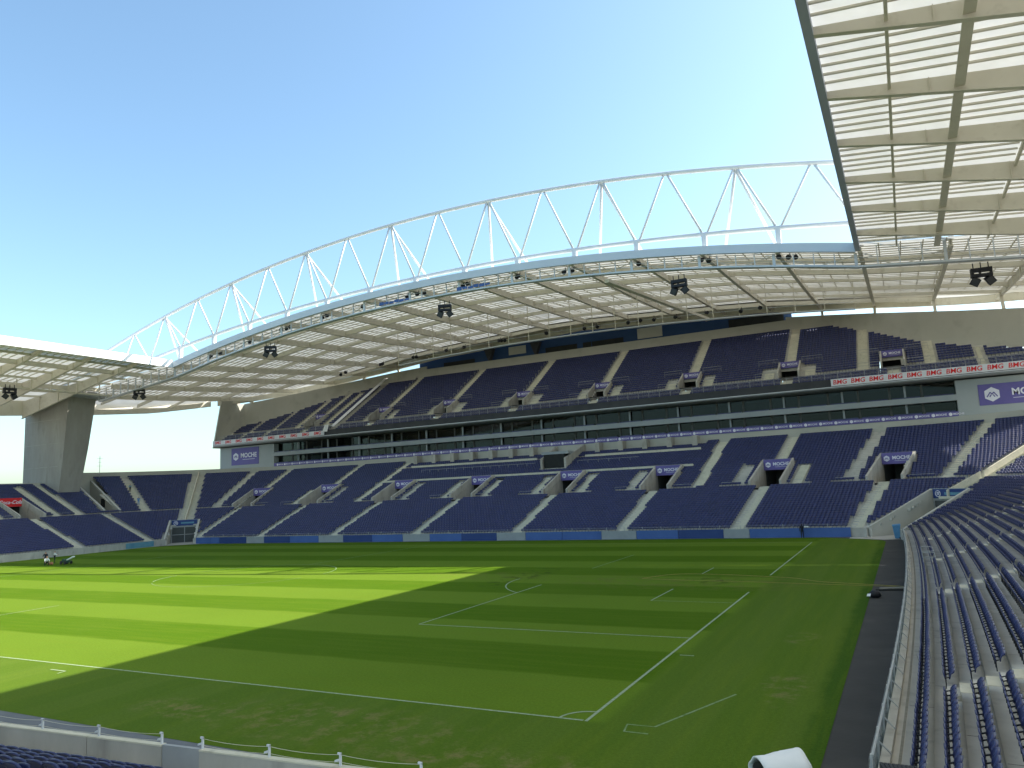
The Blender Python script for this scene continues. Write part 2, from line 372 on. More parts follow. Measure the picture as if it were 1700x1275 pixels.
STAIRS += [(kY(4, 55.4), .3, 15.4, 0, 'left'), (kY(4, 68.6), .3, 15.4, 0, 'left'), (kY(4, 55.4), 15.6, 30, 5.0, 'left') , (kY(4, 55.4), 15.6, 30, -5.0, 'left'), (kY(4, 64.5), 15.6, 31, 0, 'left')]
STAIRS += [(kY(4, 38), .3, 31, 0, 'left')]
RA = [(2.0, 3), (21.5, 0), (36.5, 0), (53.5, 0)]
for Y, _ in RA: STAIRS.append((kY(0, Y), 1.9, 30, 0, 'right'))
STAIRS += [(None, 15.0, 34.6, 0, 'tunR'), (None, 13.0, 34.6, 0, 'tunL')]
def stair_geo(st):
    k, d0, d1, off, _ = st
    if k is None:
        T = TUN_R if st[4] == 'tunR' else TUN_L; return (T[0].x + T[1].x * RC, T[0].y + T[1].y * RC), (T[1].x, T[1].y), d0 - RC, d1
    nx, ny = -DY[k], DX[k]
    return (PX[k] + nx * off, PY[k] + ny * off), (DX[k], DY[k]), d0, d1
SGEO = [stair_geo(s) for s in STAIRS]
SHW = [((.75 if (s[2] - s[1] > 8) else .65) if s[4] in ('far', 'left') else .55) if s[0] is not None else 1.3 for s in STAIRS]
MIDWALL_L = 71.0     # the left end drops to a lower top row south of this wall
def top_row(zone, y):
    if zone == 4 and y < 90: return 43
    if zone == 0: return 41
    return NROW
VIP_X = (-86.0, -20.5)
def seat_ok(row, x, y, zone):
    if in_void(x, y) or passage(x, y, .45): return False
    for (p, d, d0, d1), hw in zip(SGEO, SHW):
        rx, ry = x - p[0], y - p[1]; a = rx * d[0] + ry * d[1]
        if d0 - .4 < a < d1 and abs(-rx * d[1] + ry * d[0]) < hw + .22: return False
    for t, T in enumerate((TUN_R, TUN_L)):
        a, b = tun_coord(x, y, T)
        if 0 < a < TUN_END[t] + .6 and abs(b) < TUN_W + .55: return False
    for k in VOMK + LVOMK:
        a, b = line_coord(x, y, k)
        if VOM_D[0] - .6 < a < VOM_D[1] + .9 and abs(b) < VOM_W + .55: return False
        if row == NBREAK and abs(b) < 6.6: return False
    if row == NBREAK and (x > 5 or x < -110): return False
    if zone == 2 and -49.6 < x < -44.2 and row >= 35: return False
    if zone == 2 and VIP_X[0] < x < VIP_X[1] and row in (32, 42, 46, 47): return False
    return True

# ------------------------------------------------------------------ terraces
def far_mask(k, x=None): return PZ[k] in (1, 2, 3)
def zone_ranges():
    # split the path at the two corner tunnels (45 degrees)
    r0 = [k for k in range(len(PATH)) if PZ[k] == 0 or (PZ[k] == 1 and PA[k] >= math.pi / 4)]
    l0 = [k for k in range(len(PATH)) if PZ[k] == 4 or (PZ[k] == 3 and PA[k] <= -math.pi / 4)]
    f0 = [k for k in range(len(PATH)) if PZ[k] == 2 or (PZ[k] == 1 and PA[k] <= math.pi / 4 + .075) or (PZ[k] == 3 and PA[k] >= -math.pi / 4 - .075)]
    return dict(right=r0, far=f0, left=l0)
ZR = zone_ranges()
def pt(k, d): return PX[k] + DX[k] * d, PY[k] + DY[k] * d
def terrace_mesh(ks):
    V = []; Q = []
    ks = list(ks)
    for i in range(NROW):
        d0 = row_d(i); d1 = row_d(i + 1); z = row_z(i); zp = row_z(i - 1) if i else 0.0
        for a, b in zip(ks[:-1], ks[1:]):
            if i >= top_row(PZ[a], PY[a]): continue
            pts = [pt(a, d0), pt(b, d0), pt(b, d1), pt(a, d1)]
            mx_, my_ = sum(p[0] for p in pts) / 4, sum(p[1] for p in pts) / 4
            if in_void(mx_, my_): continue
            n = len(V)
            V += [(*pts[0], z), (*pts[1], z), (*pts[2], z), (*pts[3], z), (*pts[0], zp - .02), (*pts[1], zp - .02)]
            Q += [(n, n + 1, n + 2, n + 3), (n + 4, n + 5, n + 1, n)]
    return V, Q
stand = {}
stand['far'] = empty('grandstand', (XC, YF, 0), 'two-tier navy grandstand with glazed boxes along the far side of the pitch', 'grandstand')
stand['left'] = empty('grandstand', (-115, 50, 0), 'single-tier navy stand behind the far goal, beneath the concrete pylon', 'grandstand')
stand['right'] = empty('grandstand', (9.8, 34, 0), 'curved concrete stand of navy seats beside the camera, behind the near goal line', 'grandstand')
stand['near'] = empty('grandstand', (-15, -10, 0), 'corner of the near-side stand with pale front wall at bottom left', 'grandstand')
def P(o, child):   # parent keeping world placement
    child.parent = o; child.matrix_parent_inverse = Matrix.Translation(-o.location); return child
for z, ks in ZR.items():
    V, Q = terrace_mesh(ks)
    me = np_mesh('lower_terrace', np.array(V), np.array(Q)); P(stand[z], link('lower_terrace', me, 'terrace'))
    # front strip of walkway and parapet wall
    A = [pt(k, .0) for k in ks]; t0 = [(DX[k] * .22, DY[k] * .22) for k in ks]
    def notun(k):
        x, y = pt(k, .1)
        return all(not (0 < tun_coord(x, y, T)[0] and abs(tun_coord(x, y, T)[1]) < TUN_W) for T in (TUN_R, TUN_L))
    runs = []; cur = []
    for k in ks:
        if notun(k): cur.append(k)
        elif cur: runs.append(cur); cur = []
    if cur: runs.append(cur)
    for r in runs:
        if len(r) < 2: continue
        mb = MB().band([pt(k, 0) for k in r], [(DX[k] * .22, DY[k] * .22) for k in r], [-.3] * len(r), [1.1] * len(r))
        P(stand[z], build(mb, 'front_wall', 'concrete'))
        mb = MB().ribbon([(*pt(k, .22), .93) for k in r], [(*pt(k, .46), .93) for k in r])
        P(stand[z], build(mb, 'front_walkway', 'terrace'))
    # parapet behind the last row
    segs = {}
    for k in ks: segs.setdefault(top_row(PZ[k], PY[k]), []).append(k)
    for tr, kk in segs.items():
        dd = row_d(tr) + .05; zt = row_z(tr) + (1.25 if z != 'left' or tr == NROW else .55)
        mb = MB().band([pt(k, dd) for k in kk], [(DX[k] * .3, DY[k] * .3) for k in kk], [-.3] * len(kk), [zt] * len(kk))
        P(stand[z], build(mb, 'back_wall', 'wall'))

# stair flights
for st, (p, d, d0, d1), hw in zip(STAIRS, SGEO, SHW):
    z = {'tunR': 'right', 'tunL': 'far'}.get(st[4], st[4])
    mb = MB(); nx, ny = -d[1], d[0]
    for i in range(NROW):
        e = row_d(i)
        if e < d0 - .5 or e > d1: continue
        if (st[4] == 'left' and i >= 43) or (st[4] == 'right' and i >= 41): continue
        zz = row_z(i); rise = row_z(i + 1) - zz
        c = lambda a, b, h: (p[0] + d[0] * a + nx * b, p[1] + d[1] * a + ny * b, h)
        w = hw
        mb.hexa([c(e - .02, -w, zz - .28), c(e - .02, w, zz - .28), c(e + DR, w, zz - .28), c(e + DR, -w, zz - .28)],
                [c(e - .02, -w, zz + .012), c(e - .02, w, zz + .012), c(e + DR, w, zz + .012), c(e + DR, -w, zz + .012)])
        mb.hexa([c(e + .36, -w, zz - .1), c(e + .36, w, zz - .1), c(e + DR + .01, w, zz - .1), c(e + DR + .01, -w, zz - .1)],
                [c(e + .36, -w, zz + rise * .5), c(e + .36, w, zz + rise * .5), c(e + DR + .01, w, zz + rise * .5), c(e + DR + .01, -w, zz + rise * .5)])
        if st[0] is None:      # low centre upstand on the double corner stair
            mb.hexa([c(e, -.1, zz - .1), c(e, .1, zz - .1), c(e + DR, .1, zz + rise - .1), c(e + DR, -.1, zz + rise - .1)],
                    [c(e, -.1, zz + .75), c(e, .1, zz + .75), c(e + DR, .1, zz + rise + .75), c(e + DR, -.1, zz + rise + .75)])
    if mb.v: P(stand[z], build(mb, 'stair_flight', 'stair'))

# corner tunnels
def trench(T, end, name_par, gate):
    o, d = T; n = Vector((-d.y, d.x))
    def c(a, b, h): q = o + d * a + n * b; return (q.x, q.y, h)
    a0 = RC - .2
    for sgn in (-1, 1):
        mb = MB(); w0, w1 = sgn * TUN_W, sgn * (TUN_W + .35)
        za = 1.15; zb = row_z(int((end - RC - .45) / DR)) + .95
        mb.hexa([c(a0, w0, -.3), c(end, w0, -.3), c(end, w1, -.3), c(a0, w1, -.3)], [c(a0, w0, za), c(end, w0, zb), c(end, w1, zb), c(a0, w1, za)])
        P(name_par, build(mb, 'tunnel_wall', 'wall'))
    mb = MB().hexa([c(end, -TUN_W, -.2), c(end, TUN_W, -.2), c(end + .3, TUN_W, -.2), c(end + .3, -TUN_W, -.2)],
                   [c(end, -TUN_W, zb), c(end, TUN_W, zb), c(end + .3, TUN_W, zb), c(end + .3, -TUN_W, zb)])
    P(name_par, build(mb, 'tunnel_head_wall', 'greywall'))
    mb = MB().ribbon([c(a0 - 1, -TUN_W, .012), c(end, -TUN_W, .012)], [c(a0 - 1, TUN_W, .012), c(end, TUN_W, .012)])
    P(name_par, build(mb, 'tunnel_floor', 'paving'))
    # door frame with four lights
    fr = MB(); zt = zb - 1.35
    dk = MB().hexa([c(end - .05, -TUN_W + .1, 0), c(end - .05, TUN_W - .1, 0), c(end - .01, TUN_W - .1, 0), c(end - .01, -TUN_W + .1, 0)],
                   [c(end - .05, -TUN_W + .1, zt), c(end - .05, TUN_W - .1, zt), c(end - .01, TUN_W - .1, zt), c(end - .01, -TUN_W + .1, zt)])
    door = P(name_par, build(dk, 'tunnel_door', 'interior'))
    for b in (-TUN_W + .15, -.02, TUN_W - .15): fr.bar(c(end - .1, b, 0), c(end - .1, b, zt), .14, .1, up=(d.x, d.y, 0))
    for h in (zt * .5, zt - .05): fr.bar(c(end - .1, -TUN_W + .15, h), c(end - .1, TUN_W - .15, h), .1, .12)
    f = build(fr, 'door_frame', 'rail'); f.parent = door; f.matrix_parent_inverse = Matrix.Identity(4)
    return c, zb
cR, zbR = trench(TUN_R, TUN_END[0], stand['right'], True)
cL, zbL = trench(TUN_L, TUN_END[1], stand['left'], True)

# vomitories in the lower tier
def vomitory(k, par, zb0=None):
    nx, ny = -DY[k], DX[k]
    def c(a, b, h): return (PX[k] + DX[k] * a + nx * b, PY[k] + DY[k] * a + ny * b, h)
    a0, a1 = VOM_D; z0 = row_z(NBREAK) + .02
    zt0, zt1 = z0 + 1.0, row_z(31) + 1.05
    root = P(par, empty('vomitory', (*c(a0, 0, 0)[:2], z0)))
    kids = []
    for s in (-1, 1):
        w0, w1 = s * (VOM_W - .02), s * (VOM_W + .3)
        kids.append(build(MB().hexa([c(a0 - .2, w0, z0 - .6), c(a1 + .3, w0, z0 - .6), c(a1 + .3, w1, z0 - .6), c(a0 - .2, w1, z0 - .6)],
                                    [c(a0 - .2, w0, zt0), c(a1 + .3, w0, zt1), c(a1 + .3, w1, zt1), c(a0 - .2, w1, zt0)]), 'side_wall', 'concrete'))
    kids.append(build(MB().ribbon([c(a0 - .6, -VOM_W, z0), c(a1 + 6, -VOM_W, z0)], [c(a0 - .6, VOM_W, z0), c(a1 + 6, VOM_W, z0)]), 'passage_floor', 'terrace'))
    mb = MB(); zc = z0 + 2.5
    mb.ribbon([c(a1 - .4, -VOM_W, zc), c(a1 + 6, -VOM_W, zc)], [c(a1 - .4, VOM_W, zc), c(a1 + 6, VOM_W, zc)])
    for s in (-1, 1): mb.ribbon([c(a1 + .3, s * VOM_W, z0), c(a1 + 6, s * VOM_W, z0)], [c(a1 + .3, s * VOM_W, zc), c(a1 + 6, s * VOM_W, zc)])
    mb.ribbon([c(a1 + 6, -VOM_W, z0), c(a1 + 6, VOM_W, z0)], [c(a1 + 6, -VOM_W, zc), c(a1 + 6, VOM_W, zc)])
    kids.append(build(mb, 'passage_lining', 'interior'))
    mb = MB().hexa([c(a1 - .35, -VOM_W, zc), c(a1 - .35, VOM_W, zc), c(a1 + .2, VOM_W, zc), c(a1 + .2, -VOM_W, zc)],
                   [c(a1 - .35, -VOM_W, zt1 - .05), c(a1 - .35, VOM_W, zt1 - .05), c(a1 + .2, VOM_W, zt1 - .05), c(a1 + .2, -VOM_W, zt1 - .05)])
    kids.append(build(mb, 'lintel', 'concrete'))
    kids.append(build(MB().tube([c(a0 + .2, VOM_W - .5, z0), c(a0 + .2, VOM_W - .5, z0 + 1.0), c(a0 + 3, VOM_W - .25, z0 + 1.0)], .03, 5), 'handrail', 'rail'))
    for s in (-1, 1):
        kids.append(build(MB().tube([c(a0 - .5, s * 3.2, z0), c(a0 - .5, s * 3.2, z0 + .95), c(a0 - .5, s * 6.3, z0 + .95), c(a0 - .5, s * 6.3, z0)], .03, 5), 'handrail', 'rail'))
    for o in kids:
        o.parent = root; o.matrix_parent_inverse = Matrix.Translation(-root.location)
    return c, a1 - .38, zc, zt1
VCO = [vomitory(k, stand['far']) for k in VOMK]
LCO = [vomitory(k, stand['left']) for k in LVOMK]

# passage between two sloping walls where the left end meets the corner block
for (xa, ya, za), (xb, yb, zb) in (((-130.5, 69.8, 7.2), (-147.5, 74.2, 13.3)), ((-130.1, 72.9, 7.0), (-152.7, 79.7, 15.3))):
    mb = MB().hexa([(xa, ya, 3), (xb, yb, 3), (xb + .1, yb + .4, 3), (xa + .1, ya + .4, 3)], [(xa, ya, za), (xb, yb, zb), (xb + .1, yb + .4, zb), (xa + .1, ya + .4, za)])
    P(stand['left'], build(mb, 'passage_wall', 'wall'))
P(stand['left'], build(MB().add([(-129.5, 69.6, 6.1), (-129.5, 73.3, 6.1), (-152.7, 79.7, 6.1), (-147.5, 74.2, 6.1)], [(0, 1, 2, 3)]), 'passage_floor', 'terrace'))
P(stand['left'], build(MB().hexa([(-138.2, 75.2, 7.6), (-140.4, 75.85, 7.6), (-140.4, 75.95, 7.6), (-138.2, 75.3, 7.6)], [(-138.2, 75.2, 9.4), (-140.4, 75.85, 9.4), (-140.4, 75.95, 9.4), (-138.2, 75.3, 9.4)]), 'opening_shade', 'dark'))  # dark slab on the wall, painted shade of the doorway
# ------------------------------------------------------------------ hospitality boxes between the tiers
FS = stand['far']
BX0, BX1, YB = -124.9, 18.4, 109.6
def fpart(mb, name, mat, sub=None):
    o = build(mb, name, mat)
    if sub is None: return P(FS, o)
    o.parent = sub; o.matrix_parent_inverse = Matrix.Translation(-FS.location) if False else Matrix.Identity(4); return o
fpart(MB().box((BX0, YB, 14.0), (BX1, YB + .35, 15.35)), 'facade_base', 'greywall')
fpart(MB().box((BX0, YB - .25, 17.85), (BX1, YB + 7, 18.75)), 'balcony_slab', 'slab')
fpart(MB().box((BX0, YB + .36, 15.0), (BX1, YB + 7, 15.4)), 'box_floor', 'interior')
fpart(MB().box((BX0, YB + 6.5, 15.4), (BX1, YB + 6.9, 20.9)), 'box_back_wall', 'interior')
for a, b in ((-143.4, BX0), (BX1, 40.0)):
    fpart(MB().box((a, YB - .12, 13.6), (b, YB + 7, 20.9)), 'end_wall', 'greywall')
nb = 31; bw = (BX1 - BX0) / nb
for i in range(nb):
    x0 = BX0 + i * bw
    for z0, z1 in ((16.15, 17.85), (18.75, 20.85)):
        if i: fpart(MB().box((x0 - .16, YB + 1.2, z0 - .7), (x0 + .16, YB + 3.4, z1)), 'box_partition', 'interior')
        fpart(MB().box((x0 + .06, YB + 1.35, z0 - .7), (x0 + bw - .06, YB + 1.38, z1)), 'window_pane', 'glass')
        if i % 2: fpart(MB().box((x0 + bw * .45, YB + .8, z0 - .7), (x0 + bw * .45 + .3, YB + 1.1, z1)), 'column', 'slab')
        # furniture behind the glass
        c = x0 + bw * RNG.uniform(.25, .7)
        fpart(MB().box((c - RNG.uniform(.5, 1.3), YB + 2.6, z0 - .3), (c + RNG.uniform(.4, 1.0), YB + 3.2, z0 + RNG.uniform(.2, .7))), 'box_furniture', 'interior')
        fpart(MB().box((x0 + .3, YB + .35, z0 - .55), (x0 + bw - .3, YB + .95, z0 + .22)), 'box_seating', 'seat')
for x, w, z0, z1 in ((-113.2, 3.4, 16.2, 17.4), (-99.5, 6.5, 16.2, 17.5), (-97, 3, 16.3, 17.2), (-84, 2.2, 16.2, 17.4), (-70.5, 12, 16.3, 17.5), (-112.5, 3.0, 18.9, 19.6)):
    fpart(MB().box((x - w / 2, YB + 1.7, z0), (x + w / 2, YB + 1.75, z1)), 'glass_reflection_panel', 'boardwhite' if x < -90 else 'teal')  # pale panels standing in for bright reflections in the box glass
# soffit and front of the upper tier
YU, ZU = 107.5, 21.9
fpart(MB().hexa([(-143.4, YU, 21.25), (40, YU, 21.25), (40, YB + 7, 20.9), (-143.4, YB + 7, 20.9)], [(-143.4, YU, 21.5), (40, YU, 21.5), (40, YB + 7, 21.5), (-143.4, YB + 7, 21.5)]), 'soffit', 'slab')
fpart(MB().box((-143.4, YU - .12, 21.48), (40, YU + .15, 22.75)), 'upper_parapet', 'dark_fascia')
fpart(MB().box((-143.4, YU - .2, 21.40), (40, YU - .125, 21.52)), 'parapet_trim', 'boardwhite')

# ------------------------------------------------------------------ upper tier
UT = np.array([(-146, 112), (-144, 113.4), (-143, 116), (-134.6, 118.2), (-127, 121.6), (-119, 125.9), (-112.5, 127.7), (-105, 130.6), (-95, 131), (-8, 131), (0, 130.6), (7.7, 125.5), (15, 119.6), (21.7, 116.5), (28.7, 114), (41, 112)])
UWZ = .5 + np.array([31.25, 31.65, 32.3, 33.25, 34.45, 36.0, 36.85, 38.05, 38.6, 38.45, 37.65, 35.9, 33.95, 32.6, 31.45, 29.7])
def utop(x): return float(np.interp(x, UT[:, 0], UT[:, 1]))
UDR, URR, UN = .8, .5, 30
UB = 4
def ud(i): return YU + .3 + UDR * i + (.5 if i > UB else 0)
def uz(i): return ZU + URR * i
UVOM = [10.2, -6.1, -23.7, -41.7, -59.4, -77.9, -95.8, -115.2]
UV_Y = (111.4, 115.4); UVW = 1.6
ustairs = [(x, 107.8, 111.4, 0) for x in UVOM] + [(x, 115.9, 132, 0) for x in UVOM[1:]] + [(x + s * 3.4, 111.4, 115.2, 0) for x in UVOM[1:7] for s in (-1, 1)] \
    + [(5.7, 111.4, 132, 0), (15.6, 111.4, 121, 0), (-111.3, 111.4, 127, 0), (-120.3, 111.4, 124, 0), (22.5, 107.8, 116.5, 1), (30, 107.8, 115, 1), (-128, 107.8, 121, 1), (-136, 107.8, 118, 1)]
def u_void(x, y): return any(UV_Y[0] < y < UV_Y[1] and abs(x - v) < UVW for v in UVOM)
V = []; Q = []
xs = np.arange(-143.0, 39.01, .8)
for i in range(UN):
    y0, y1, z = ud(i), ud(i + 1), uz(i); zp = uz(i - 1) if i else 21.4
    for a, b in zip(xs[:-1], xs[1:]):
        if y1 > utop((a + b) / 2) + 1.2 or u_void((a + b) / 2, (y0 + y1) / 2): continue
        n = len(V); V += [(a, y0, z), (b, y0, z), (b, y1, z), (a, y1, z), (a, y0, zp - .02), (b, y0, zp - .02)]; Q += [(n, n + 1, n + 2, n + 3), (n + 4, n + 5, n + 1, n)]
P(FS, link('upper_terrace', np_mesh('upper_terrace', np.array(V), np.array(Q)), 'terrace'))
for x, y0, y1, thin in ustairs:
    mb = MB(); w = .3 if thin else .8
    for i in range(UN):
        e = ud(i)
        if e < y0 - .2 or e + .7 > min(y1, utop(x) + 1.1): continue
        z = uz(i); mb.box((x - w, e - .02, z - .3), (x + w, e + .8, z + .012)); mb.box((x - w, e + .4, z - .1), (x + w, e + .81, z + .25))
    if mb.v: fpart(mb, 'upper_stair_flight', 'stair')
    if mb.v and not thin and y0 > 115:
        r = MB()
        for i in range(9, UN, 2):
            if ud(i) > utop(x): break
            r.box((x - .95, ud(i), uz(i)), (x - .89, ud(i) + .06, uz(i) + 1.0)); r.box((x - .95, ud(i), uz(i) + .95), (x - .89, ud(i) + .9, uz(i) + 1.01))
        if r.v: fpart(r, 'stair_handrail', 'rail')
for x in UVOM:
    z0 = uz(UB + 1); root = P(FS, empty('vomitory', (x, UV_Y[0], z0)))
    kids = []
    for s in (-1, 1):
        a, b = x + s * (UVW - .02), x + s * (UVW + .25)
        kids.append(build(MB().hexa([(a, UV_Y[0] - .1, z0 - .7), (b, UV_Y[0] - .1, z0 - .7), (b, UV_Y[1] + .4, z0 - .7), (a, UV_Y[1] + .4, z0 - .7)],
                                    [(a, UV_Y[0] - .1, z0 + .9), (b, UV_Y[0] - .1, z0 + .9), (b, UV_Y[1] + .4, z0 + 3.3), (a, UV_Y[1] + .4, z0 + 3.3)]), 'side_wall', 'concrete'))
        kids.append(build(MB().box((x + s * 1.9, ud(UB) + .1, z0 - .25), (x + s * 6.0, ud(UB) + .9, z0 - .2)), 'landing', 'stair'))
    mb = MB(); zc = z0 + 2.1
    mb.ribbon([(x - UVW, UV_Y[0] - .3, z0 - .02), (x - UVW, UV_Y[1] + 5, z0 - .02)], [(x + UVW, UV_Y[0] - .3, z0 - .02), (x + UVW, UV_Y[1] + 5, z0 - .02)])
    for s in (-1, 1): mb.ribbon([(x + s * UVW, UV_Y[1] + .4, z0), (x + s * UVW, UV_Y[1] + 5, z0)], [(x + s * UVW, UV_Y[1] + .4, zc), (x + s * UVW, UV_Y[1] + 5, zc)])
    mb.ribbon([(x - UVW, UV_Y[1] + 5, z0), (x + UVW, UV_Y[1] + 5, z0)], [(x - UVW, UV_Y[1] + 5, zc), (x + UVW, UV_Y[1] + 5, zc)])
    mb.ribbon([(x - UVW, UV_Y[1], zc), (x + UVW, UV_Y[1], zc)], [(x - UVW, UV_Y[1] + 5, zc), (x + UVW, UV_Y[1] + 5, zc)])
    kids.append(build(mb, 'passage_lining', 'interior'))
    kids.append(build(MB().box((x - UVW, UV_Y[1] - .1, zc), (x + UVW, UV_Y[1] + .4, z0 + 3.2)), 'lintel', 'concrete'))
    for s in (-1, 1):
        for yy, h in ((UV_Y[0] - .4, 0.0), (UV_Y[1] + .6, 2.9)):
            zz = z0 + h; r = MB()
            r.tube([(x + s * 2.0, yy, zz), (x + s * 2.0, yy, zz + 1), (x + s * 5.4, yy, zz + 1), (x + s * 5.4, yy, zz)], .035, 5)
            r.tube([(x + s * 2.0, yy, zz + .5), (x + s * 5.4, yy, zz + .5)], .025, 5)
            kids.append(build(r, 'handrail', 'rail'))
    for o in kids: o.parent = root; o.matrix_parent_inverse = Matrix.Translation(-root.location)
# guard rail and camera platform clutter along the upper front
r = MB()
for x in np.arange(-142, 39, 2.0): r.box((x - .03, YU + .2, 22.7), (x + .03, YU + .26, 23.7))
for z in (23.2, 23.68): r.box((-142.5, YU + .2, z), (39, YU + .26, z + .05))
fpart(r, 'front_guard_rail', 'rail')
# back wall of the crescent
ux = list(UT[:, 0]); pts = [(x, utop(x) + .95) for x in ux]
ii = [i for i in range(len(ux)) if ux[i] <= -95]; jj = [i for i in range(len(ux)) if ux[i] >= -8]
for kk in (ii, jj):
    mb = MB().band([(max(-143.4, ux[i]), pts[i][1]) for i in kk], [(0, .4)] * len(kk), [max(22, 22 + (pts[i][1] - YU) * .5) for i in kk], [UWZ[i] for i in kk])
    fpart(mb, 'upper_back_wall', 'wall')
fpart(MB().hexa([(-143.8, YU - .1, 20.9), (-143.4, YU - .1, 20.9), (-143.4, 115.2, 20.9), (-143.8, 115.2, 20.9)], [(-142.6, YU + 1.6, 34.0), (-142.2, YU + 1.6, 34.0), (-142.9, 115.6, 34.0), (-143.5, 115.6, 34.0)]), 'end_fin', 'wall')
mb = MB().box((-95, 131.9, 35), (-8, 132.2, 38.35)); fpart(mb, 'top_parapet', 'wall')
cab = fpart(MB().box((-98, 133.4, 36), (-7, 133.8, 44)), 'press_cabin_wall', 'blue_wall')
for x, w, z0, z1, m in ((-69.5, 4.6, 39.3, 41.2, 'wall'), (-36.6, 5.6, 38.9, 41.2, 'wall'), (-58, 8, 38.3, 39.8, 'dark'), (-51.5, 2, 38.3, 39.8, 'dark'), (-46.5, 7.5, 38.3, 39.8, 'dark'), (-14, 11, 38.3, 40.3, 'dark'), (-86, 9, 38.3, 39.6, 'dark')):
    fpart(MB().box((x - w / 2, 133.2, z0), (x + w / 2, 133.39, z1)), 'cabin_window', m)  # cream slabs paint the lit windows, dark slabs the shade in open ones
for x in (-76.3, -63.8):
    fpart(MB().add([(x - 1.3, 131.2, 41.2), (x + 1.3, 131.2, 41.2), (x + .25, 131.2, 38.4), (x - .25, 131.2, 38.4), (x - 1.3, 132.4, 41.2), (x + 1.3, 132.4, 41.2), (x + .25, 132.4, 38.4), (x - .25, 132.4, 38.4)], MB.BOXF), 'funnel_bracket', 'dark_fascia')

# box balcony zone inside the lower tier: low walls and bay dividers
zv = row_z(32); yv = YF + row_d(32)
fpart(MB().box((VIP_X[0] + 2, yv, zv - .3), (VIP_X[1], yv + .25, zv + .75)), 'low_wall', 'stair')
zv = row_z(42); yv = YF + row_d(42)
fpart(MB().box((VIP_X[0] + 4.5, yv, zv - .3), (-52.2, yv + .25, zv + .8)), 'low_wall', 'stair')
fpart(MB().box((-42.2, yv, zv - .3), (VIP_X[1] - .2, yv + .25, zv + .8)), 'low_wall', 'stair')
for x in np.arange(-82, -20, 4.6):
    if -52 < x < -42: continue
    fpart(MB().box((x - .45, yv + 2.2, zv + .5), (x + .45, yv + 4.2, 15.3)), 'bay_divider', 'concrete')
fpart(MB().box((-49.0, yv - 3.6, 10.9), (-44.8, yv - 3.3, 13.4)), 'doorway_shade', 'dark')  # near-black board standing in for the shade within the doorway
for s in (-1, 1):
    fpart(MB().hexa([(-46.9 + s * 2.2, yv - 4.2, 8), (-46.9 + s * 2.6, yv - 4.2, 8), (-46.9 + s * 3.2, yv + 4, 8), (-46.9 + s * 2.6, yv + 4, 8)],
                    [(-46.9 + s * 2.2, yv - 4.2, 12.6), (-46.9 + s * 2.6, yv - 4.2, 12.6), (-46.9 + s * 3.2, yv + 4, 15.2), (-46.9 + s * 2.6, yv + 4, 15.2)]), 'lounge_side_wall', 'concrete')
fpart(MB().box((-49.6, yv - 3.3, 13.4), (-44.2, yv + 4, 13.9)), 'lounge_roof', 'slab')
for a, b, rw in ((-77, -51.2, 38), (-42.6, -31, 38)):
    z = row_z(rw); y = YF + row_d(rw); r = MB()
    for x in np.arange(a, b, 2): r.box((x, y, z), (x + .05, y + .05, z + .9))
    r.box((a, y, z + .85), (b, y + .05, z + .9)); r.box((a, y - .1, z - .2), (b, y + .12, z + .1)); fpart(r, 'balcony_rail', 'rail')
for x in (-79.0, -31.0):
    mb = MB()
    for i in range(32, 38): mb.box((x - .9, YF + row_d(i) - .02, row_z(i) - .2), (x + .9, YF + row_d(i) + DR + .01, row_z(i) + .2))
    fpart(mb, 'stair_flight', 'stair')
# white sheet laid over the upper seats
mb = MB(); A = []; Bq = []
for y in list(np.linspace(130.4, 108.3, 12)):
    z = ZU + (y - YU) * .62 + 1.05; xx = -106.6 + (130.4 - y) * .04
    A.append((xx - .55, y, z)); Bq.append((xx + .55, y, z))
A += [(-106.9, 107.3, 23.9), (-107.4, 107.1, 22.4)]; Bq += [(-105.7, 107.3, 23.9), (-106.0, 107.1, 22.3)]
mb.ribbon(A, Bq); o = build(mb, 'draped_sheet', 'cloth'); md = o.modifiers.new('thick', 'SOLIDIFY'); md.thickness = .05
tag(o, 'long white sheet draped down over upper-tier seats at left', 'sheet')

# ------------------------------------------------------------------ ground
g = build(MB().box((-1500, -1500, -.9), (1500, 1500, -.5)), 'ground', 'ground'); tag(g, kind='structure')
def poly(name, pts, z, mat, **k):
    o = build(MB().add([(x, y, z) for x, y in pts], [tuple(range(len(pts)))]), name, mat); tag(o, kind='structure'); return o
poly('service_track', [(-135, -11), (14, -11), (14, 96), (-135, 96)], -.012, 'asphalt')
poly('side_strip', [(-118, -10.4), (6.0, -10.4), (6.0, -6.2), (-118, -6.2)], -.006, 'track')
poly('side_strip', [(-113, 74.0), (3.5, 74.0), (3.5, 75.4), (-113, 75.4)], -.006, 'track')
poly('corner_paving', [(3.6, 72.9), (7.4, 70.6), (9.3, 70.9), (12.5, 77.5), (8.5, 79.5), (3.6, 75)], -.003, 'paving')
poly('corner_paving', [(-108.6, 74.0), (-113, 71.5), (-115, 72), (-118, 79), (-113, 81), (-108.6, 75)], -.003, 'paving')
pts = [(7.55, -3.0), (7.58, 68.2), (7.2, 70.0), (6.0, 71.3), (3.4, 72.8), (1.0, 74.2), (-106, 74.2), (-110, 73), (-114.6, 68), (-114.8, 5), (-112, -6.3), (4, -6.35), (6.3, -5.6), (7.2, -4.5)]
pitch = poly('pitch', pts[::-1], 0.0, 'grass')
pitch.data.flip_normals() if pitch.data.polygons[0].normal.z < 0 else None
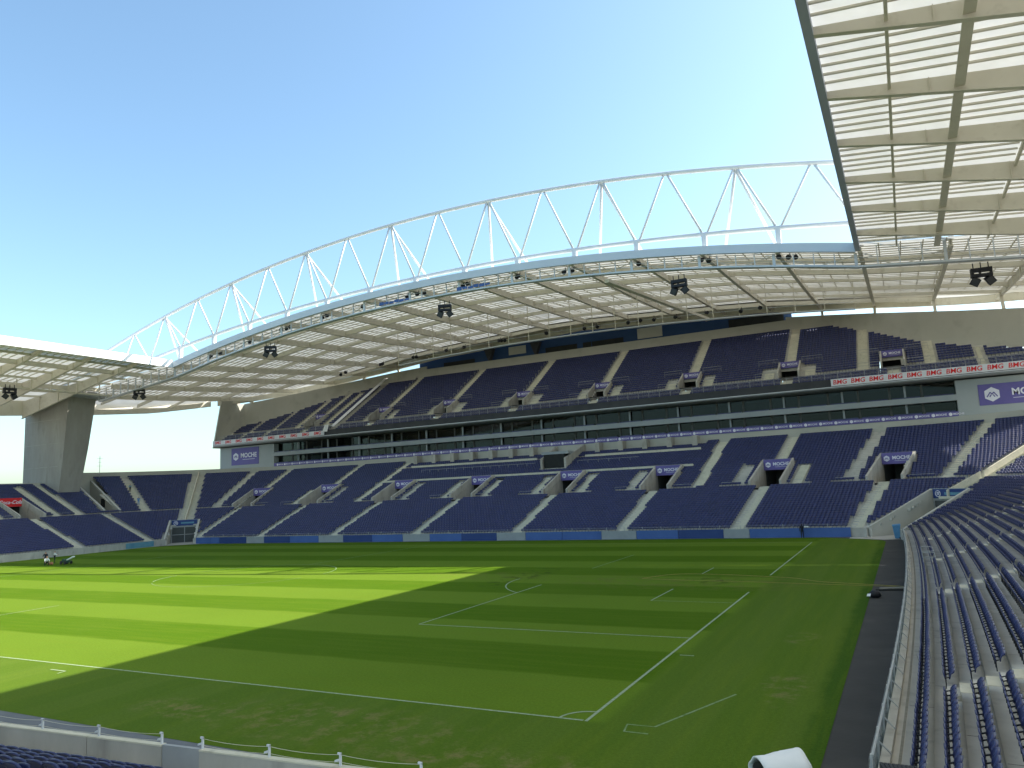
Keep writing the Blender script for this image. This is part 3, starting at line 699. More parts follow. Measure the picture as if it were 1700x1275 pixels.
# markings
LW = .12
def mark(pl, mat='line', w=LW, z=.008):
    mb = MB()
    pl = [Vector((x, y)) for x, y in pl]
    L = []; R_ = []
    for i, p in enumerate(pl):
        d = (pl[min(i + 1, len(pl) - 1)] - pl[max(i - 1, 0)]).normalized(); n = Vector((-d.y, d.x)) * w / 2
        L.append((*(p + n), z)); R_.append((*(p - n), z))
    mb.ribbon(R_, L); o = build(mb, 'line_marking', mat, pitch); return o
def arc(cx, cy, r, a0, a1, n=24): return [(cx + r * math.cos(math.radians(a)), cy + r * math.sin(math.radians(a))) for a in np.linspace(a0, a1, n)]
def seg(a, b, n=2): return [(a[0] + (b[0] - a[0]) * t, a[1] + (b[1] - a[1]) * t) for t in np.linspace(0, 1, n)]
mark(seg((-105, 0), (-LW, 0)), w=.11); mark(seg((0, -.06), (0, 29.5)), w=.12); mark(seg((0, 38.5), (0, 68)), 'line', .12, .009)
mark(seg((-16.5, 13.84), (-.07, 13.84)), 'line', .10, .010); mark(seg((-16.5, 13.9), (-16.5, 31)), 'line', .10); mark(seg((-16.5, 42), (-16.5, 54.1)), 'faintline', .10)
mark(seg((-5.5, 24.84), (-.07, 24.84)), 'faintline', .1, .010); mark(seg((-5.5, 24.9), (-5.5, 30.2)), 'line', .1); mark(seg((-5.5, 38.8), (-5.5, 43.2)), 'line', .1)
mark(arc(-11, 34, 9.15, 178, 180 + 53, 24), 'line', .1, .011)
mark(arc(0, 0, 1.0, 93, 177, 14), 'line', .1, .011)
mark(seg((.45, 10.15), (1.1, 10.15)), 'line', .1)
mark(seg((-52.5, .07), (-52.5, 14)), 'line', .1, .010); mark(seg((-52.5, 43.2), (-52.5, 68)), 'faintline', .1, .010); mark(arc(-52.5, 34, 9.15, 190, 225, 20), 'line', .09, .012); mark(arc(-52.5, 34, 9.15, 232, 350, 40), 'faintline', .08, .012); mark(arc(-52.5, 34, 9.15, 10, 170, 40), 'faintline', .11, .012)
mark(seg((-105, 0.07), (-105, 68)), 'faintline'); mark(seg((-88.5, 13.84), (-88.5, 54.16)), 'faintline'); mark(seg((-105, 68), (-.1, 68)), 'faintline')
mark([(2.35, -.62), (1.55, -.62), (1.42, .08), (2.35, .12), (4.05, 4.6)], 'faintline', .09)
mark([(-28.4, -1.05), (-27.2, -1.05), (-27.1, -1.5)], 'line', .1, .012)

# ------------------------------------------------------------------ roofs
RA_, RB_, RP = 98.0, 98.0, 5.0
def rim_v(u): return RB_ * max(0.0, 1 - (min(abs(u), RA_) / RA_) ** RP) ** (1 / RP)
def rim_u(v): return RA_ * max(0.0, 1 - (min(abs(v), RB_) / RB_) ** RP) ** (1 / RP)
_rt = [(98, 0, 26), (97.9, 26, 26.9), (97.4, 44, 28.1), (96, 60, 29.4), (93, 74, 31.6), (84, 87, 34.2), (60, 96.3, 38.2), (40, 97.7, 40.6), (0, 98, 42.5)]
_ra = [math.atan2(v, u) for u, v, z in _rt]; _rz = [z for *_, z in _rt]
def rim_z(u, v): return float(np.interp(math.atan2(abs(v), abs(u)), _ra, _rz))
EU, EV, ZE = 60.2, 37.2, 34.64
def zf(X):
    u = abs(X - XC); return 40.8 - .0017 * u * u if u <= EU else ZE - .11 * (u - EU)
RT = 1.3
def zt_far(X, Y):
    u = X - XC; vr = rim_v(u); t = min(1, max(0, (abs(Y - YC) - EV) / max(1e-3, vr - EV)))
    return zf(X) * (1 - t) + (rim_z(u, vr) + RT) * t
def zt_end(X, Y):
    u = abs(X - XC); v = abs(Y - YC); ur = rim_u(v); t = min(1, max(0, (u - EU) / (ur - EU)))
    return ZE * (1 - t) + (rim_z(ur, v) + 3.1) * t
roof = {}
roof['far'] = empty('stand_roof', (XC, 71.2, 40), 'arched cream steel roof with translucent panels over the far grandstand', 'roof')
roof['left'] = empty('stand_roof', (-112.7, 34, 34), 'flat-edged white roof over the far goal end, resting on a concrete pylon', 'roof')
roof['right'] = empty('stand_roof', (7.7, 34, 34), 'louvred translucent roof overhead at upper right of the view', 'roof')
roof['near'] = empty('stand_roof', (XC, -3.2, 40), 'roof over the near-side stand, behind the viewpoint', 'roof')
def rp_(k, mb, name, mat, smooth=False): return P(roof[k], build(mb, name, mat, smooth=smooth))
GX = [-47.6 + 9.3 * k for k in range(-10, 11)]
GX = [x for x in GX if abs(x - XC) < 93]
def girder(pts_top, dep, name='girder', fl=.42, flt=.07):
    """plate girder along pts_top [(x,y,z)], depth list; web + flanges"""
    mb = MB()
    for (p, d0), (q_, d1) in zip(list(zip(pts_top, dep))[:-1], list(zip(pts_top, dep))[1:]):
        p, q_ = Vector(p), Vector(q_); s = (q_ - p).cross(Vector((0, 0, 1))).normalized()
        w = s * .03; f = s * fl / 2
        zb0, zb1 = p.z - d0, q_.z - d1
        P0, Q0 = Vector((p.x, p.y, zb0)), Vector((q_.x, q_.y, zb1))
        mb.hexa([P0 - w, Q0 - w, Q0 + w, P0 + w], [p - w, q_ - w, q_ + w, p + w])
        h = Vector((0, 0, flt))
        mb.hexa([P0 - f - h, Q0 - f - h, Q0 + f - h, P0 + f - h], [P0 - f, Q0 - f, Q0 + f, P0 + f])
        st_ = p; mb.hexa([P0 - f * .8, P0 - f * .8 + (q_ - p).normalized() * .04, P0 + f * .8 + (q_ - p).normalized() * .04, P0 + f * .8],
                         [p - f * .8, p - f * .8 + (q_ - p).normalized() * .04, p + f * .8 + (q_ - p).normalized() * .04, p + f * .8])
    return mb
def far_roof(key, sg):
    full = key == 'far'
    Yv = lambda v: YC + sg * v
    vl = [EV, 46, 55, 64, 73, 82, 90]
    # girders
    for X in GX:
        vr = rim_v(X - XC)
        if vr < EV + 4: continue
        vs = [v for v in np.linspace(EV + .3, vr, 8)]
        pts = [(X, Yv(v), zt_far(X, Yv(v)) - .25) for v in vs]
        dep = [.75 + .35 * math.sin(math.pi * t) if full else 1.6 for t in np.linspace(0, 1, 8)]
        if full or abs(X - XC) < 70: rp_(key, girder(pts, dep, fl=.5), 'girder', 'steel')
    # cross beams and sheets
    gx = [XC - 95] + GX + [XC + 95]
    for i, (xa, xb) in enumerate(zip(gx[:-1], gx[1:])):
        for j, v in enumerate(vl):
            va, vb = rim_v(xa - XC), rim_v(xb - XC)
            v1 = vl[j + 1] if j + 1 < len(vl) else 99
            if min(va, vb) <= v + .5: continue
            if full and j:
                rp_(key, girder([(xa + .1, Yv(v), zt_far(xa, Yv(v)) - .3), (xb - .1, Yv(v), zt_far(xb, Yv(v)) - .3)], [.5 if j % 2 else .7] * 2, fl=.26, flt=.04), 'cross_beam', 'steel')
    cols_ = []
    for xa, xb in zip(gx[:-1], gx[1:]):
        m_ = 4 if abs((xa + xb) / 2 - XC) > 66 else 1
        e_ = np.linspace(xa, xb, m_ + 1); cols_ += list(zip(e_[:-1], e_[1:]))
    cols_ += [(XC + 95, XC + 96.5), (XC + 96.5, XC + 97.6), (XC - 96.5, XC - 95), (XC - 97.6, XC - 96.5)]
    for xa, xb in cols_:
        va, vb = rim_v(xa - XC), rim_v(xb - XC)
        for j, v in enumerate(vl):
            v1 = vl[j + 1] if j + 1 < len(vl) else 99
            if max(va, vb) <= v: continue
            va1, vb1 = max(v, min(v1, va)), max(v, min(v1, vb))
            q4 = [(xa, Yv(v)), (xb, Yv(v)), (xb, Yv(vb1)), (xa, Yv(va1))]
            q4 = [p for n_, p in enumerate(q4) if p not in q4[:n_]]
            if len(q4) < 3: continue
            opaque = full and v >= 90 and abs((xa + xb) / 2 - XC) < 66
            rp_(key, MB().add([(x, y, zt_far(x, y)) for x, y in q4], [tuple(range(len(q4)))]), 'roof_panel', 'steel' if opaque else 'sheet')
    if full:
        # purlins: one long rail each, following the arch
        for v in np.arange(EV + 1.5, 89, 1.5):
            xs_ = [x for x in np.linspace(XC - 92, XC + 92, 61) if rim_v(x - XC) > v + .3]
            mb = MB(); A = [(x, Yv(v), zt_far(x, Yv(v)) - .14) for x in xs_]
            for p, q_ in zip(A[:-1], A[1:]): mb.bar(p, q_, .22 if v > 46 else .14, .1)
            rp_(key, mb, 'purlin', 'steel')
        mb = MB()
        for X in np.arange(XC - 88.4, XC + 89, 2.325):
            vr = min(rim_v(X - XC) - .5, 82); vs = np.linspace(EV + .4, vr, 7)
            for a, b in zip(vs[:-1], vs[1:]): mb.bar((X, Yv(a), zt_far(X, Yv(a)) - .06), (X, Yv(b), zt_far(X, Yv(b)) - .06), .13, .1)
        tag(rp_(key, mb, 'glazing_bars', 'steel'), kind='stuff')
    # fascia
    xs_ = list(np.linspace(XC - EU, XC + EU, 41)); mb = MB()
    A = [(x, Yv(EV)) for x in xs_]
    mb.band(A, [(0, sg * .5)] * 41, [zf(x) - 1.0 for x in xs_], [zf(x) + .12 for x in xs_]); rp_(key, mb, 'fascia', 'fascia')
    # rim beam
    us = list(np.linspace(-92, 92, 81)); mb = MB()
    A = [(XC + u, Yv(rim_v(u))) for u in us]
    mb.band(A, [(0, sg * .7)] * 81, [rim_z(u, rim_v(u)) for u in us], [rim_z(u, rim_v(u)) + RT + .15 for u in us]); rp_(key, mb, 'rim_beam', 'steel')
    if full:   # short posts between wall and rim
        for X in GX:
            if -97 < X < -8 or not -142 < X < 36: continue
            y = utop(X) + 1.2; zw = float(np.interp(X, UT[:, 0], UWZ)); vr = rim_v(X - XC)
            rp_(key, MB().bar((X, y, zw - .1), (X, YC + vr - .1 if abs(YC + vr - y) < 4 else y + 1.5, rim_z(X - XC, vr) + .3), .45, .45), 'rim_post', 'steel')
far_roof('far', 1); far_roof('near', -1)
GY = [12.4 - 8.75, 12.4, 21.15, 29.9, 38.65, 47.4, 56.1, 64.85]
LU = [EU, 64.6, 68.6, 73.5, 78, 82.5, 87, 91.5]
def end_roof(key, sg):
    Xu = lambda u: XC + sg * u
    ygs = [-3.2] + GY + [71.2]
    det = True
    for y in GY:
        ur = rim_u(y - YC); us = np.linspace(EU + .5, ur, 7)
        pts = [(Xu(u), y, zt_end(Xu(u), y) - .22) for u in us]; dep = [.5 + .08 * (u - EU) for u in us]
        rp_(key, girder(pts, dep, fl=.42), 'girder', 'steel')
    for j, u in enumerate(LU[1:]):
        main = j in (1, 4)
        for ya, yb in zip(ygs[:-1], ygs[1:]):
            d_ = .75 if main else .34
            rp_(key, girder([(Xu(u), ya + .06, zt_end(Xu(u), ya) - .3), (Xu(u), yb - .06, zt_end(Xu(u), yb) - .3)], [d_, d_], fl=.62 if main else .2, flt=.06), 'long_beam' if main else 'tie_beam', 'steel')
    lu = LU + [None]
    pur = {}
    for ya, yb in zip(ygs[:-1], ygs[1:]):
        for a, b in zip(lu[:-1], lu[1:]):
            ua = a; ub0 = b if b else rim_u(ya - YC); ub1 = b if b else rim_u(yb - YC)
            c = [(Xu(ua), ya), (Xu(ub0), ya), (Xu(ub1), yb), (Xu(ua), yb)]
            top = [(x, y, zt_end(x, y) + .05) for x, y in c]; bot = [(x, y, z - .05) for x, y, z in top]
            rp_(key, MB().add([(x, y, zt_end(x, y)) for x, y in c], [(0, 1, 2, 3)]), 'roof_panel', 'sheet')
            if a >= 87: continue
            n = max(2, round((yb - ya) / 1.27))
            for t in range(1, n):
                y = ya + (yb - ya) * t / n; xm = Xu((ua + b) / 2)
                if (a, b) not in pur:
                    s = (zt_end(Xu(b), y) - zt_end(Xu(ua), y)) / (b - ua) * 1.0
                    L = (b - ua) / 2 - .03
                    m = MB(); zz = lambda q: sg * q * s * sg
                    m.bar((-L * sg, 0, -L * s), (L * sg, 0, L * s), .05, .14); m.bar((-L * sg, .04, -L * s - .08), (L * sg, .04, L * s - .08), .11, .025)
                    pur[(a, b)] = m.mesh('purlin')
                P(roof[key], link('purlin', pur[(a, b)], 'steel', None, (xm, y, zt_end(xm, y) - .09)))
    mb = MB(); ys = [-3.2, 71.2]
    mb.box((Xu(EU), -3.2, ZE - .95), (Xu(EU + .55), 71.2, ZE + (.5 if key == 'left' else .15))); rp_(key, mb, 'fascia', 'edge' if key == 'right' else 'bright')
    if key == 'left':
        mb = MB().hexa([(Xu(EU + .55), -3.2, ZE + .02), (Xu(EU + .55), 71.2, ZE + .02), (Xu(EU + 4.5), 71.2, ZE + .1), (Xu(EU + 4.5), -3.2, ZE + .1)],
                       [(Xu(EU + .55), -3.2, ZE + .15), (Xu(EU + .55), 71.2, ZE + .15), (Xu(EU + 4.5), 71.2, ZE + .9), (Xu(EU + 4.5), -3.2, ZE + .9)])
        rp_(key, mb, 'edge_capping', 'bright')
    vs = list(np.linspace(-38, 38, 21)) ; mb = MB()
    vs = list(np.linspace(-46, 74, 41))
    mb.band([(Xu(rim_u(v)), YC + v) for v in vs], [(sg * .7, 0)] * 41, [rim_z(rim_u(v), v) for v in vs], [rim_z(rim_u(v), v) + 3.2 for v in vs]); rp_(key, mb, 'rim_beam', 'steel')
end_roof('right', 1); end_roof('left', -1)

# catwalk below the far fascia
cw = empty('catwalk', (XC, 72.6, 38), 'narrow steel catwalk hung just below the curved far roof edge', 'catwalk')
cx = np.arange(XC - 84, XC + 84.1, 2.325)
cz = lambda x: zf(x) - 2.55
m1, m2, m3 = MB(), MB(), MB()
for a, b in zip(cx[:-1], cx[1:]):
    m1.bar((a, 72.6, cz(a)), (b, 72.6, cz(b)), .9, .22); m2.bar((a, 72.2, cz(a) + .55), (b, 72.2, cz(b) + .55), .05, .05); m2.bar((a, 72.2, cz(a) + 1.05), (b, 72.2, cz(b) + 1.05), .06, .06)
for o_, n_, mt in ((m1, 'walkway_deck', 'fascia'), (m2, 'handrail', 'rail')): P(cw, build(o_, n_, mt))
for n, x in enumerate(cx):
    w = .34 if n % 4 == 2 else .12
    P(cw, build(MB().box((x - w / 2, 72.15, cz(x) + .1), (x + w / 2, 72.35, zf(x) - .95 if abs(x - XC) < EU else zt_far(x, 72.3) - .2)), 'hanger', 'fascia'))
for n in range(0, len(cx) - 4, 4):
    a, b = cx[n], cx[n + 2]; c = cx[min(n + 4, len(cx) - 1)]
    P(cw, build(MB().bar((a, 73.2, cz(a) + .1), (b, 73.2, cz(b) + 1.6), .1, .1).bar((b, 73.2, cz(b) + 1.6), (c, 73.2, cz(c) + .1), .1, .1), 'brace', 'steel'))
def zc2(x): return 34.8 - .0009 * (x + 45) ** 2
cw2 = empty('catwalk', (XC, 100, 36), 'second catwalk hung deep under the far roof, halfway to the back rim', 'catwalk')
m1 = MB()
c2 = np.arange(-80, 7, 4.3)
for a, b in zip(c2[:-1], c2[1:]): m1.bar((a, 100, zc2(a)), (b, 100, zc2(b)), .8, .16); m1.bar((a, 99.6, zc2(a) + 1), (b, 99.6, zc2(b) + 1), .05, .05)
P(cw2, build(m1, 'walkway_deck', 'fascia'))
for x in c2: P(cw2, build(MB().box((x - .06, 99.55, zc2(x)), (x + .06, 99.67, zt_far(x, 100) - .4)), 'hanger', 'steel'))
P(cw2, build(MB().bar((-24.8, 74.6, 36.45), (-19.1, 112.0, 36.6), .8, .5), 'link_bridge', 'steel'))
cw3 = empty('catwalk', (-133, 46, 30), 'pale catwalk with posts hung under the far goal-end roof near the pylon', 'catwalk')
m1 = MB().box((-133.4, 8, 30.1), (-132.6, 72, 30.35)).box((-132.65, 8, 31.3), (-132.6, 72, 31.36)); P(cw3, build(m1, 'walkway_deck', 'steel'))
for y in np.arange(9, 73, 3.2): P(cw3, build(MB().box((-132.75, y - .08, 30.3), (-132.6, y + .08, zt_end(-132.6, y) - .3)), 'hanger', 'steel'))

# roof arch truss
at = empty('arch_truss', (XC, 72.6, 40), 'white tubular arch truss spanning above the far roof', 'truss')
zc_top = lambda x: 52.0 - .001787 * (x - XC) ** 2
zc_bot = lambda x: 42.05 - .00118 * (x - XC) ** 2
xs_ = np.linspace(-139, 34, 70)
P(at, build(MB().tube([(x, 72.7, zc_top(x)) for x in xs_], .30, 12), 'top_chord', 'white_steel', smooth=True))
xs_ = np.linspace(-126, 21, 60)
P(at, build(MB().tube([(x, 72.9, zc_bot(x)) for x in xs_], .30, 12), 'bottom_chord', 'white_steel', smooth=True))
for k in range(-8, 9):
    x = -51.9 + 9.3 * k; off = 4.5
    for s in (-1, 1):
        xb = x + s * off
        if zc_top(x) - zc_bot(xb) < 1.2: continue
        P(at, build(MB().tube([(x + s * .25, 72.7, zc_top(x) - .2), (xb - s * .2, 72.9, zc_bot(xb) + .2)], .16, 8), 'diagonal', 'white_steel', smooth=True))
        if k % 2:
            P(at, build(MB().tube([(x, 72.8, zc_top(x) - .2), (x + s * 3.9, 80.5, zt_far(x + s * 3.9, 80.5))], .19, 8), 'back_stay', 'white_steel', smooth=True))
for k in range(-7, 8):
    xb = -47.4 + 9.3 * k
    P(at, build(MB().box((xb - .3, 72.6, zf(xb) if abs(xb - XC) < EU else zt_far(xb, 73)), (xb + .3, 73.2, zc_bot(xb))), 'stub_post', 'white_steel'))

# pylon
mb = MB()
b0 = [(-140.4, 66.9), (-140.4, 71.2), (-152.9, 71.2), (-152.9, 66.9)]; t0 = [(-137.9, 66.9), (-138.6, 73.2), (-152.9, 73.2), (-152.9, 66.9)]
n = len(b0)
for za, zb, fa, fb in ((11, 20, 0, .5), (20, 31.6, .5, 1.0)):
    A = [(x + (X - x) * fa, y + (Y - y) * fa, za) for (x, y), (X, Y) in zip(b0, t0)]; Bt = [(x + (X - x) * fb, y + (Y - y) * fb, zb) for (x, y), (X, Y) in zip(b0, t0)]
    mb.add(A + Bt, [(i, (i + 1) % n, n + (i + 1) % n, n + i) for i in range(n)] + [tuple(range(n - 1, -1, -1)), tuple(range(n, 2 * n))])
pyl = empty('pylon', (-146, 66, 12), 'massive tapered grey concrete pylon carrying the far-left roof corner', 'pylon')
P(pyl, build(mb, 'shaft', 'pylon'))
mb = MB()
for z in (16.2, 20.9, 25.8): mb.box((-152.6, 66.86, z), (-140.6, 66.91, z + .08))
P(pyl, build(mb, 'shutter_joint', 'concrete'))
P(pyl, build(MB().hexa([(-136, 66, 30.3), (-136, 74, 30.3), (-154, 74, 29.0), (-154, 66, 29.0)], [(-136, 66, 30.8), (-136, 74, 30.8), (-154, 74, 30.6), (-154, 66, 30.6)]), 'bearing_head', 'greywall'))
# ------------------------------------------------------------------ near-side stand, bottom left
NSL = .074
def ny_(x): return -10.2 + NSL * (x + 11)
NS = stand['near']
def nwall(x0, x1, mat, name, z1=1.4, inset=0):
    mb = MB().hexa([(x0, ny_(x0) - .08 + inset*.5, -.2), (x1, ny_(x1) - .08 + inset*.5, -.2), (x1, ny_(x1) + .08 - inset*.5, -.2), (x0, ny_(x0) + .08 - inset*.5, -.2)],
                   [(x0, ny_(x0) - .08 + inset*.5, z1), (x1, ny_(x1) - .08 + inset*.5, z1), (x1, ny_(x1) + .08 - inset*.5, z1), (x0, ny_(x0) + .08 - inset*.5, z1)])
    return P(NS, build(mb, name, mat))
for a, b in ((-46, -34.02), (-34, -22.02), (-22, -11.25), (-11.22, -8.32), (-6.94, -1.02), (-1, 3)):
    nwall(a, b, 'concrete', 'front_wall')
    mb = MB().hexa([(a, ny_(a) - .095, 1.4), (b, ny_(b) - .095, 1.4), (b, ny_(b) + .095, 1.4), (a, ny_(a) + .095, 1.4)], [(a, ny_(a) - .095, 1.44), (b, ny_(b) - .095, 1.44), (b, ny_(b) + .095, 1.44), (a, ny_(a) + .095, 1.44)])
    P(NS, build(mb, 'wall_coping', 'stair'))
nwall(-8.30, -6.96, 'panel_grey', 'wall_gate', 1.44, .05)
NR = 10
mb = MB()
for i in range(NR):
    y0, y1, z = -1.35 - .8 * i, -1.35 - .8 * (i + 1), .95 + .285 * i
    f = lambda x, y: ny_(x) + y
    mb.hexa([(-46, f(-46, y1), -.3), (-4.4 + .0 * i, f(-4.4, y1), -.3), (-4.4, f(-4.4, y0), -.3), (-46, f(-46, y0), -.3)], [(-46, f(-46, y1), z), (-4.4, f(-4.4, y1), z), (-4.4, f(-4.4, y0), z), (-46, f(-46, y0), z)])
mb.hexa([(-46, ny_(-46) - 1.35, -.3), (3, ny_(3) - 1.35, -.3), (3, ny_(3) - .14, -.3), (-46, ny_(-46) - .14, -.3)], [(-46, ny_(-46) - 1.35, .6), (3, ny_(3) - 1.35, .6), (3, ny_(3) - .14, .6), (-46, ny_(-46) - .14, .6)])
P(NS, build(mb, 'lower_terrace', 'terrace'))
cf = empty('cord_fence', (-8, -10, 1.4), 'row of white posts strung with cord along the near wall top, bottom left', 'fence')
pxs = [-20.6, -18.1, -15.7, -13.25, -10.84, -8.38, -6.9, -4.65, -2.46, -.2]
for x in pxs:
    y = ny_(x)
    mb = MB().box((x - .024, y - .024, 1.40), (x + .024, y + .024, 1.73)).box((x - .08, y - .02, 1.70), (x + .024, y + .02, 1.745)).hexa([(x - .17, y - .02, 1.51), (x, y - .02, 1.56), (x, y + .02, 1.56), (x - .17, y + .02, 1.51)], [(x - .17, y - .02, 1.56), (x, y - .02, 1.62), (x, y + .02, 1.62), (x - .17, y + .02, 1.56)])
    P(cf, build(mb, 'post', 'white_steel'))
for a, b in zip(pxs[:-1], pxs[1:]):
    if a == -8.38: continue
    for z, sag in ((1.70, .05), (1.53, .04)):
        P(cf, build(MB().tube([(a + (b - a) * t, ny_(a + (b - a) * t), z - sag * 4 * t * (1 - t)) for t in np.linspace(0, 1, 7)], .006, 5), 'cord', 'stair'))

# ------------------------------------------------------------------ seats
S = []     # x, y, z, angle, row, zone
for zname, ks in ZR.items():
    ka = np.array(ks)
    for i in range(NROW):
        d = row_d(i) + .36; X = PX[ka] + DX[ka] * d; Y = PY[ka] + DY[ka] * d
        L = np.concatenate([[0], np.cumsum(np.hypot(np.diff(X), np.diff(Y)))])
        for s in np.arange(.3, L[-1], .5):
            x, y, a = np.interp(s, L, X), np.interp(s, L, Y), np.interp(s, L, PA[ka])
            j = int(np.searchsorted(L, s)); zn = PZ[ka[min(j, len(ka) - 1)]]
            if i >= top_row(zn, y): continue
            S.append((x, y, row_z(i), a, i, zn))
for i in range(UN):
    y = ud(i) + .42
    if i == UB: continue
    for x in np.arange(-142, 38, .5):
        if y + .6 > utop(x): continue
        S.append((x, y, uz(i), 0.0, i, 9))
for i in range(NR):
    for x in np.arange(-45, -6.35, .5):
        S.append((x, ny_(x) - 1.35 - .8 * i - .42, .95 + .285 * i, math.pi - NSL, i, 8))
S = np.array(S)
rel = S[:, :3] + np.array([0, 0, .5]) - np.array(CAM)
dep = rel @ np.array(fwd); uu = 850 + FPX * (rel @ np.array(rgt)) / np.maximum(dep, .1); vv = 637.5 - FPX * (rel @ np.array(upv)) / np.maximum(dep, .1)
S = S[(dep > 2) & (uu > -200) & (uu < 1900) & (vv > 0) & (vv < 1420)]
keep = []
US = [(x, y0, min(y1, 140), .3 if t else .8) for x, y0, y1, t in ustairs]
for k in range(len(S)):
    x, y, z, a, i, zn = S[k]
    if zn == 9:
        ok = not any(y0 - .3 < y < y1 and abs(x - sx) < w + .25 for sx, y0, y1, w in US)
        if ok: ok = not any(UV_Y[0] - .5 < y < UV_Y[1] + 1.0 and abs(x - v) < UVW + .5 for v in UVOM)
        if ok: ok = not (-107.4 < x < -105.4)
        if ok and i == 0 and 0: ok = False
    elif zn == 8: ok = True
    else: ok = seat_ok(int(i), x, y, int(zn))
    keep.append(ok)
S = S[np.array(keep)]
rel = S[:, :3] + np.array([0, 0, .6]) - np.array(CAM)
dep = rel @ np.array(fwd); uu = 850 + FPX * (rel @ np.array(rgt)) / dep; vv = 637.5 - FPX * (rel @ np.array(upv)) / dep
infr = (uu > -8) & (uu < 1708) & (vv > 0) & (vv < 1290)
order = np.argsort(np.where(infr, np.linalg.norm(rel, axis=1), 1e9))
near_ids = set(order[:298].tolist())
# detailed tip-up seat: local x right, y towards the back, z up
def shell(cols, rows, f, th):
    V = []; F = []
    nc, nr = len(cols), len(rows)
    for side in (0, 1):
        for r in rows:
            for c in cols:
                x, y, z = f(c, r); V.append((x, y + (th(r) if side else 0), z))
    n = nc * nr
    for r in range(nr - 1):
        for c in range(nc - 1):
            a = r * nc + c; F.append((a, a + 1, a + nc + 1, a + nc)); b = n + a; F.append((b, b + nc, b + nc + 1, b + 1))
    for c in range(nc - 1):
        F.append((c, n + c, n + c + 1, c + 1)); a = (nr - 1) * nc + c; F.append((a, a + 1, n + a + 1, n + a))
    for r in range(nr - 1):
        a = r * nc; F.append((a, a + nc, n + a + nc, n + a)); a += nc - 1; F.append((a, n + a, n + a + nc, a + nc))
    return V, F
def f_back(c, r):
    ztop = .62 - .075 * abs(c) ** 3; z = .34 + (ztop - .34) * r
    return (.243 * c, .075 + .16 * (z - .34) - .025 * c * c + (.05 * max(0, r - .65) * 3), z)
def f_pan(c, r): return (.205 * c, -.055 - .04 * r - .010 * (1 - c * c), .32 + .20 * r - .02 * abs(c) ** 3 * r)
mbk = MB().add(*shell(np.linspace(-1, 1, 9), [0, .35, .7, .88, 1], f_back, lambda r: .03 + .05 * r ** 3))
mpn = MB().add(*shell(np.linspace(-1, 1, 5), [0, .5, .85, 1], f_pan, lambda r: .035))
mfr = MB().box((-.02, -.05, 0), (.02, -.02, .36))
for s in (-1, 1): mfr.bar((s * .238, -.06, .36), (s * .238, .09, .40), .018, .03)
mfr.box((-.245, -.06, .345), (.245, -.04, .365))
me_back, me_pan, me_fr = mbk.mesh('seat_back'), mpn.mesh('seat_pan'), mfr.mesh('seat_bracket')
for m_ in (me_back, me_pan): m_.materials.append(MAT['seat']); m_.polygons.foreach_set('use_smooth', [True] * len(m_.polygons))
me_fr.materials.append(MAT['black'])
ORD = ['front', 'second', 'third', 'fourth', 'fifth', 'sixth', 'seventh', 'eighth', 'ninth', 'tenth', 'eleventh', 'twelfth', 'thirteenth', 'fourteenth', 'fifteenth', 'sixteenth', 'seventeenth', 'eighteenth', 'nineteenth', 'twentieth']
def nth(n): return '%d%s' % (n, 'th' if 10 <= n % 100 <= 20 else {1: 'st', 2: 'nd', 3: 'rd'}.get(n % 10, 'th'))
rowct = {}
for k in sorted(near_ids, key=lambda q: (S[q][5], S[q][4], float(np.hypot(S[q][0] - CAM.x, S[q][1] - CAM.y)))):
    x, y, z, a, i, zn = S[k]; i = int(i); rowct[(zn, i)] = rowct.get((zn, i), 0) + 1; c_ = nth(rowct[(zn, i)])
    if zn == 8: lab = 'navy seat below the pale corded wall, %s from the aisle end of its %s row' % (c_, ORD[i]); grp = 'seats below the pale corded wall, %s row' % ORD[i]
    else: lab = 'navy tip-up seat, %s nearest the viewer in %s row behind the pitchside railing' % (c_, ORD[i]); grp = 'seats behind the pitchside railing, %s row' % ORD[i]
    e = empty('stadium_seat', (x, y, z), lab, 'seat', grp); e.rotation_euler = (random.uniform(-.02, .02), 0, -a + random.uniform(-.015, .015)); e.scale = (1, 1, 1.25 if zn == 8 else 1.0)
    for nm, md in (('seat_back', me_back), ('seat_pan', me_pan), ('seat_bracket', me_fr)): link(nm, md, None, e)
# the rest as one mass
def sec(x, y, z): return [(-x, y, z), (x, y, z)]
fr_ = sec(.242, .07, .32) + sec(.247, .11, .50) + sec(.245, .13, .55) + sec(.236, .20, .61)
bk_ = sec(.242, .10, .32) + sec(.247, .15, .49) + sec(.236, .22, .585)
pan = [(-.22, -.04, .31), (.22, -.04, .31), (.22, .0, .31), (-.22, .0, .31), (-.22, -.09, .50), (.22, -.09, .50), (.22, -.05, .52), (-.22, -.05, .52)]
ped = [(-.03, -.02, 0), (.03, -.02, 0), (.03, .09, .34), (-.03, .09, .34)]
seatV = np.array(fr_ + bk_ + pan + ped)
seatQ = [(0, 1, 3, 2), (2, 3, 5, 4), (4, 5, 7, 6), (9, 8, 10, 11), (11, 10, 12, 13), (6, 7, 13, 12), (2, 4, 10, 8), (4, 6, 12, 10), (5, 3, 9, 11), (7, 5, 11, 13), (0, 2, 8, 8), (3, 1, 9, 9)]
seatQ = [f for f in seatQ if len(set(f)) == 4] + [tuple(14 + j for j in f) for f in MB.BOXF[1:]] + [(22, 23, 24, 25)]
seatT = [(0, 2, 8), (3, 1, 9)]
rest = np.array([k for k in range(len(S)) if k not in near_ids]); R = S[rest]
ca, sa = np.cos(-R[:, 3]), np.sin(-R[:, 3]); N = len(R)
jit = RNG.uniform(-.006, .006, N)
wx = seatV[None, :, 0] * ca[:, None] - seatV[None, :, 1] * sa[:, None] + R[:, 0:1]
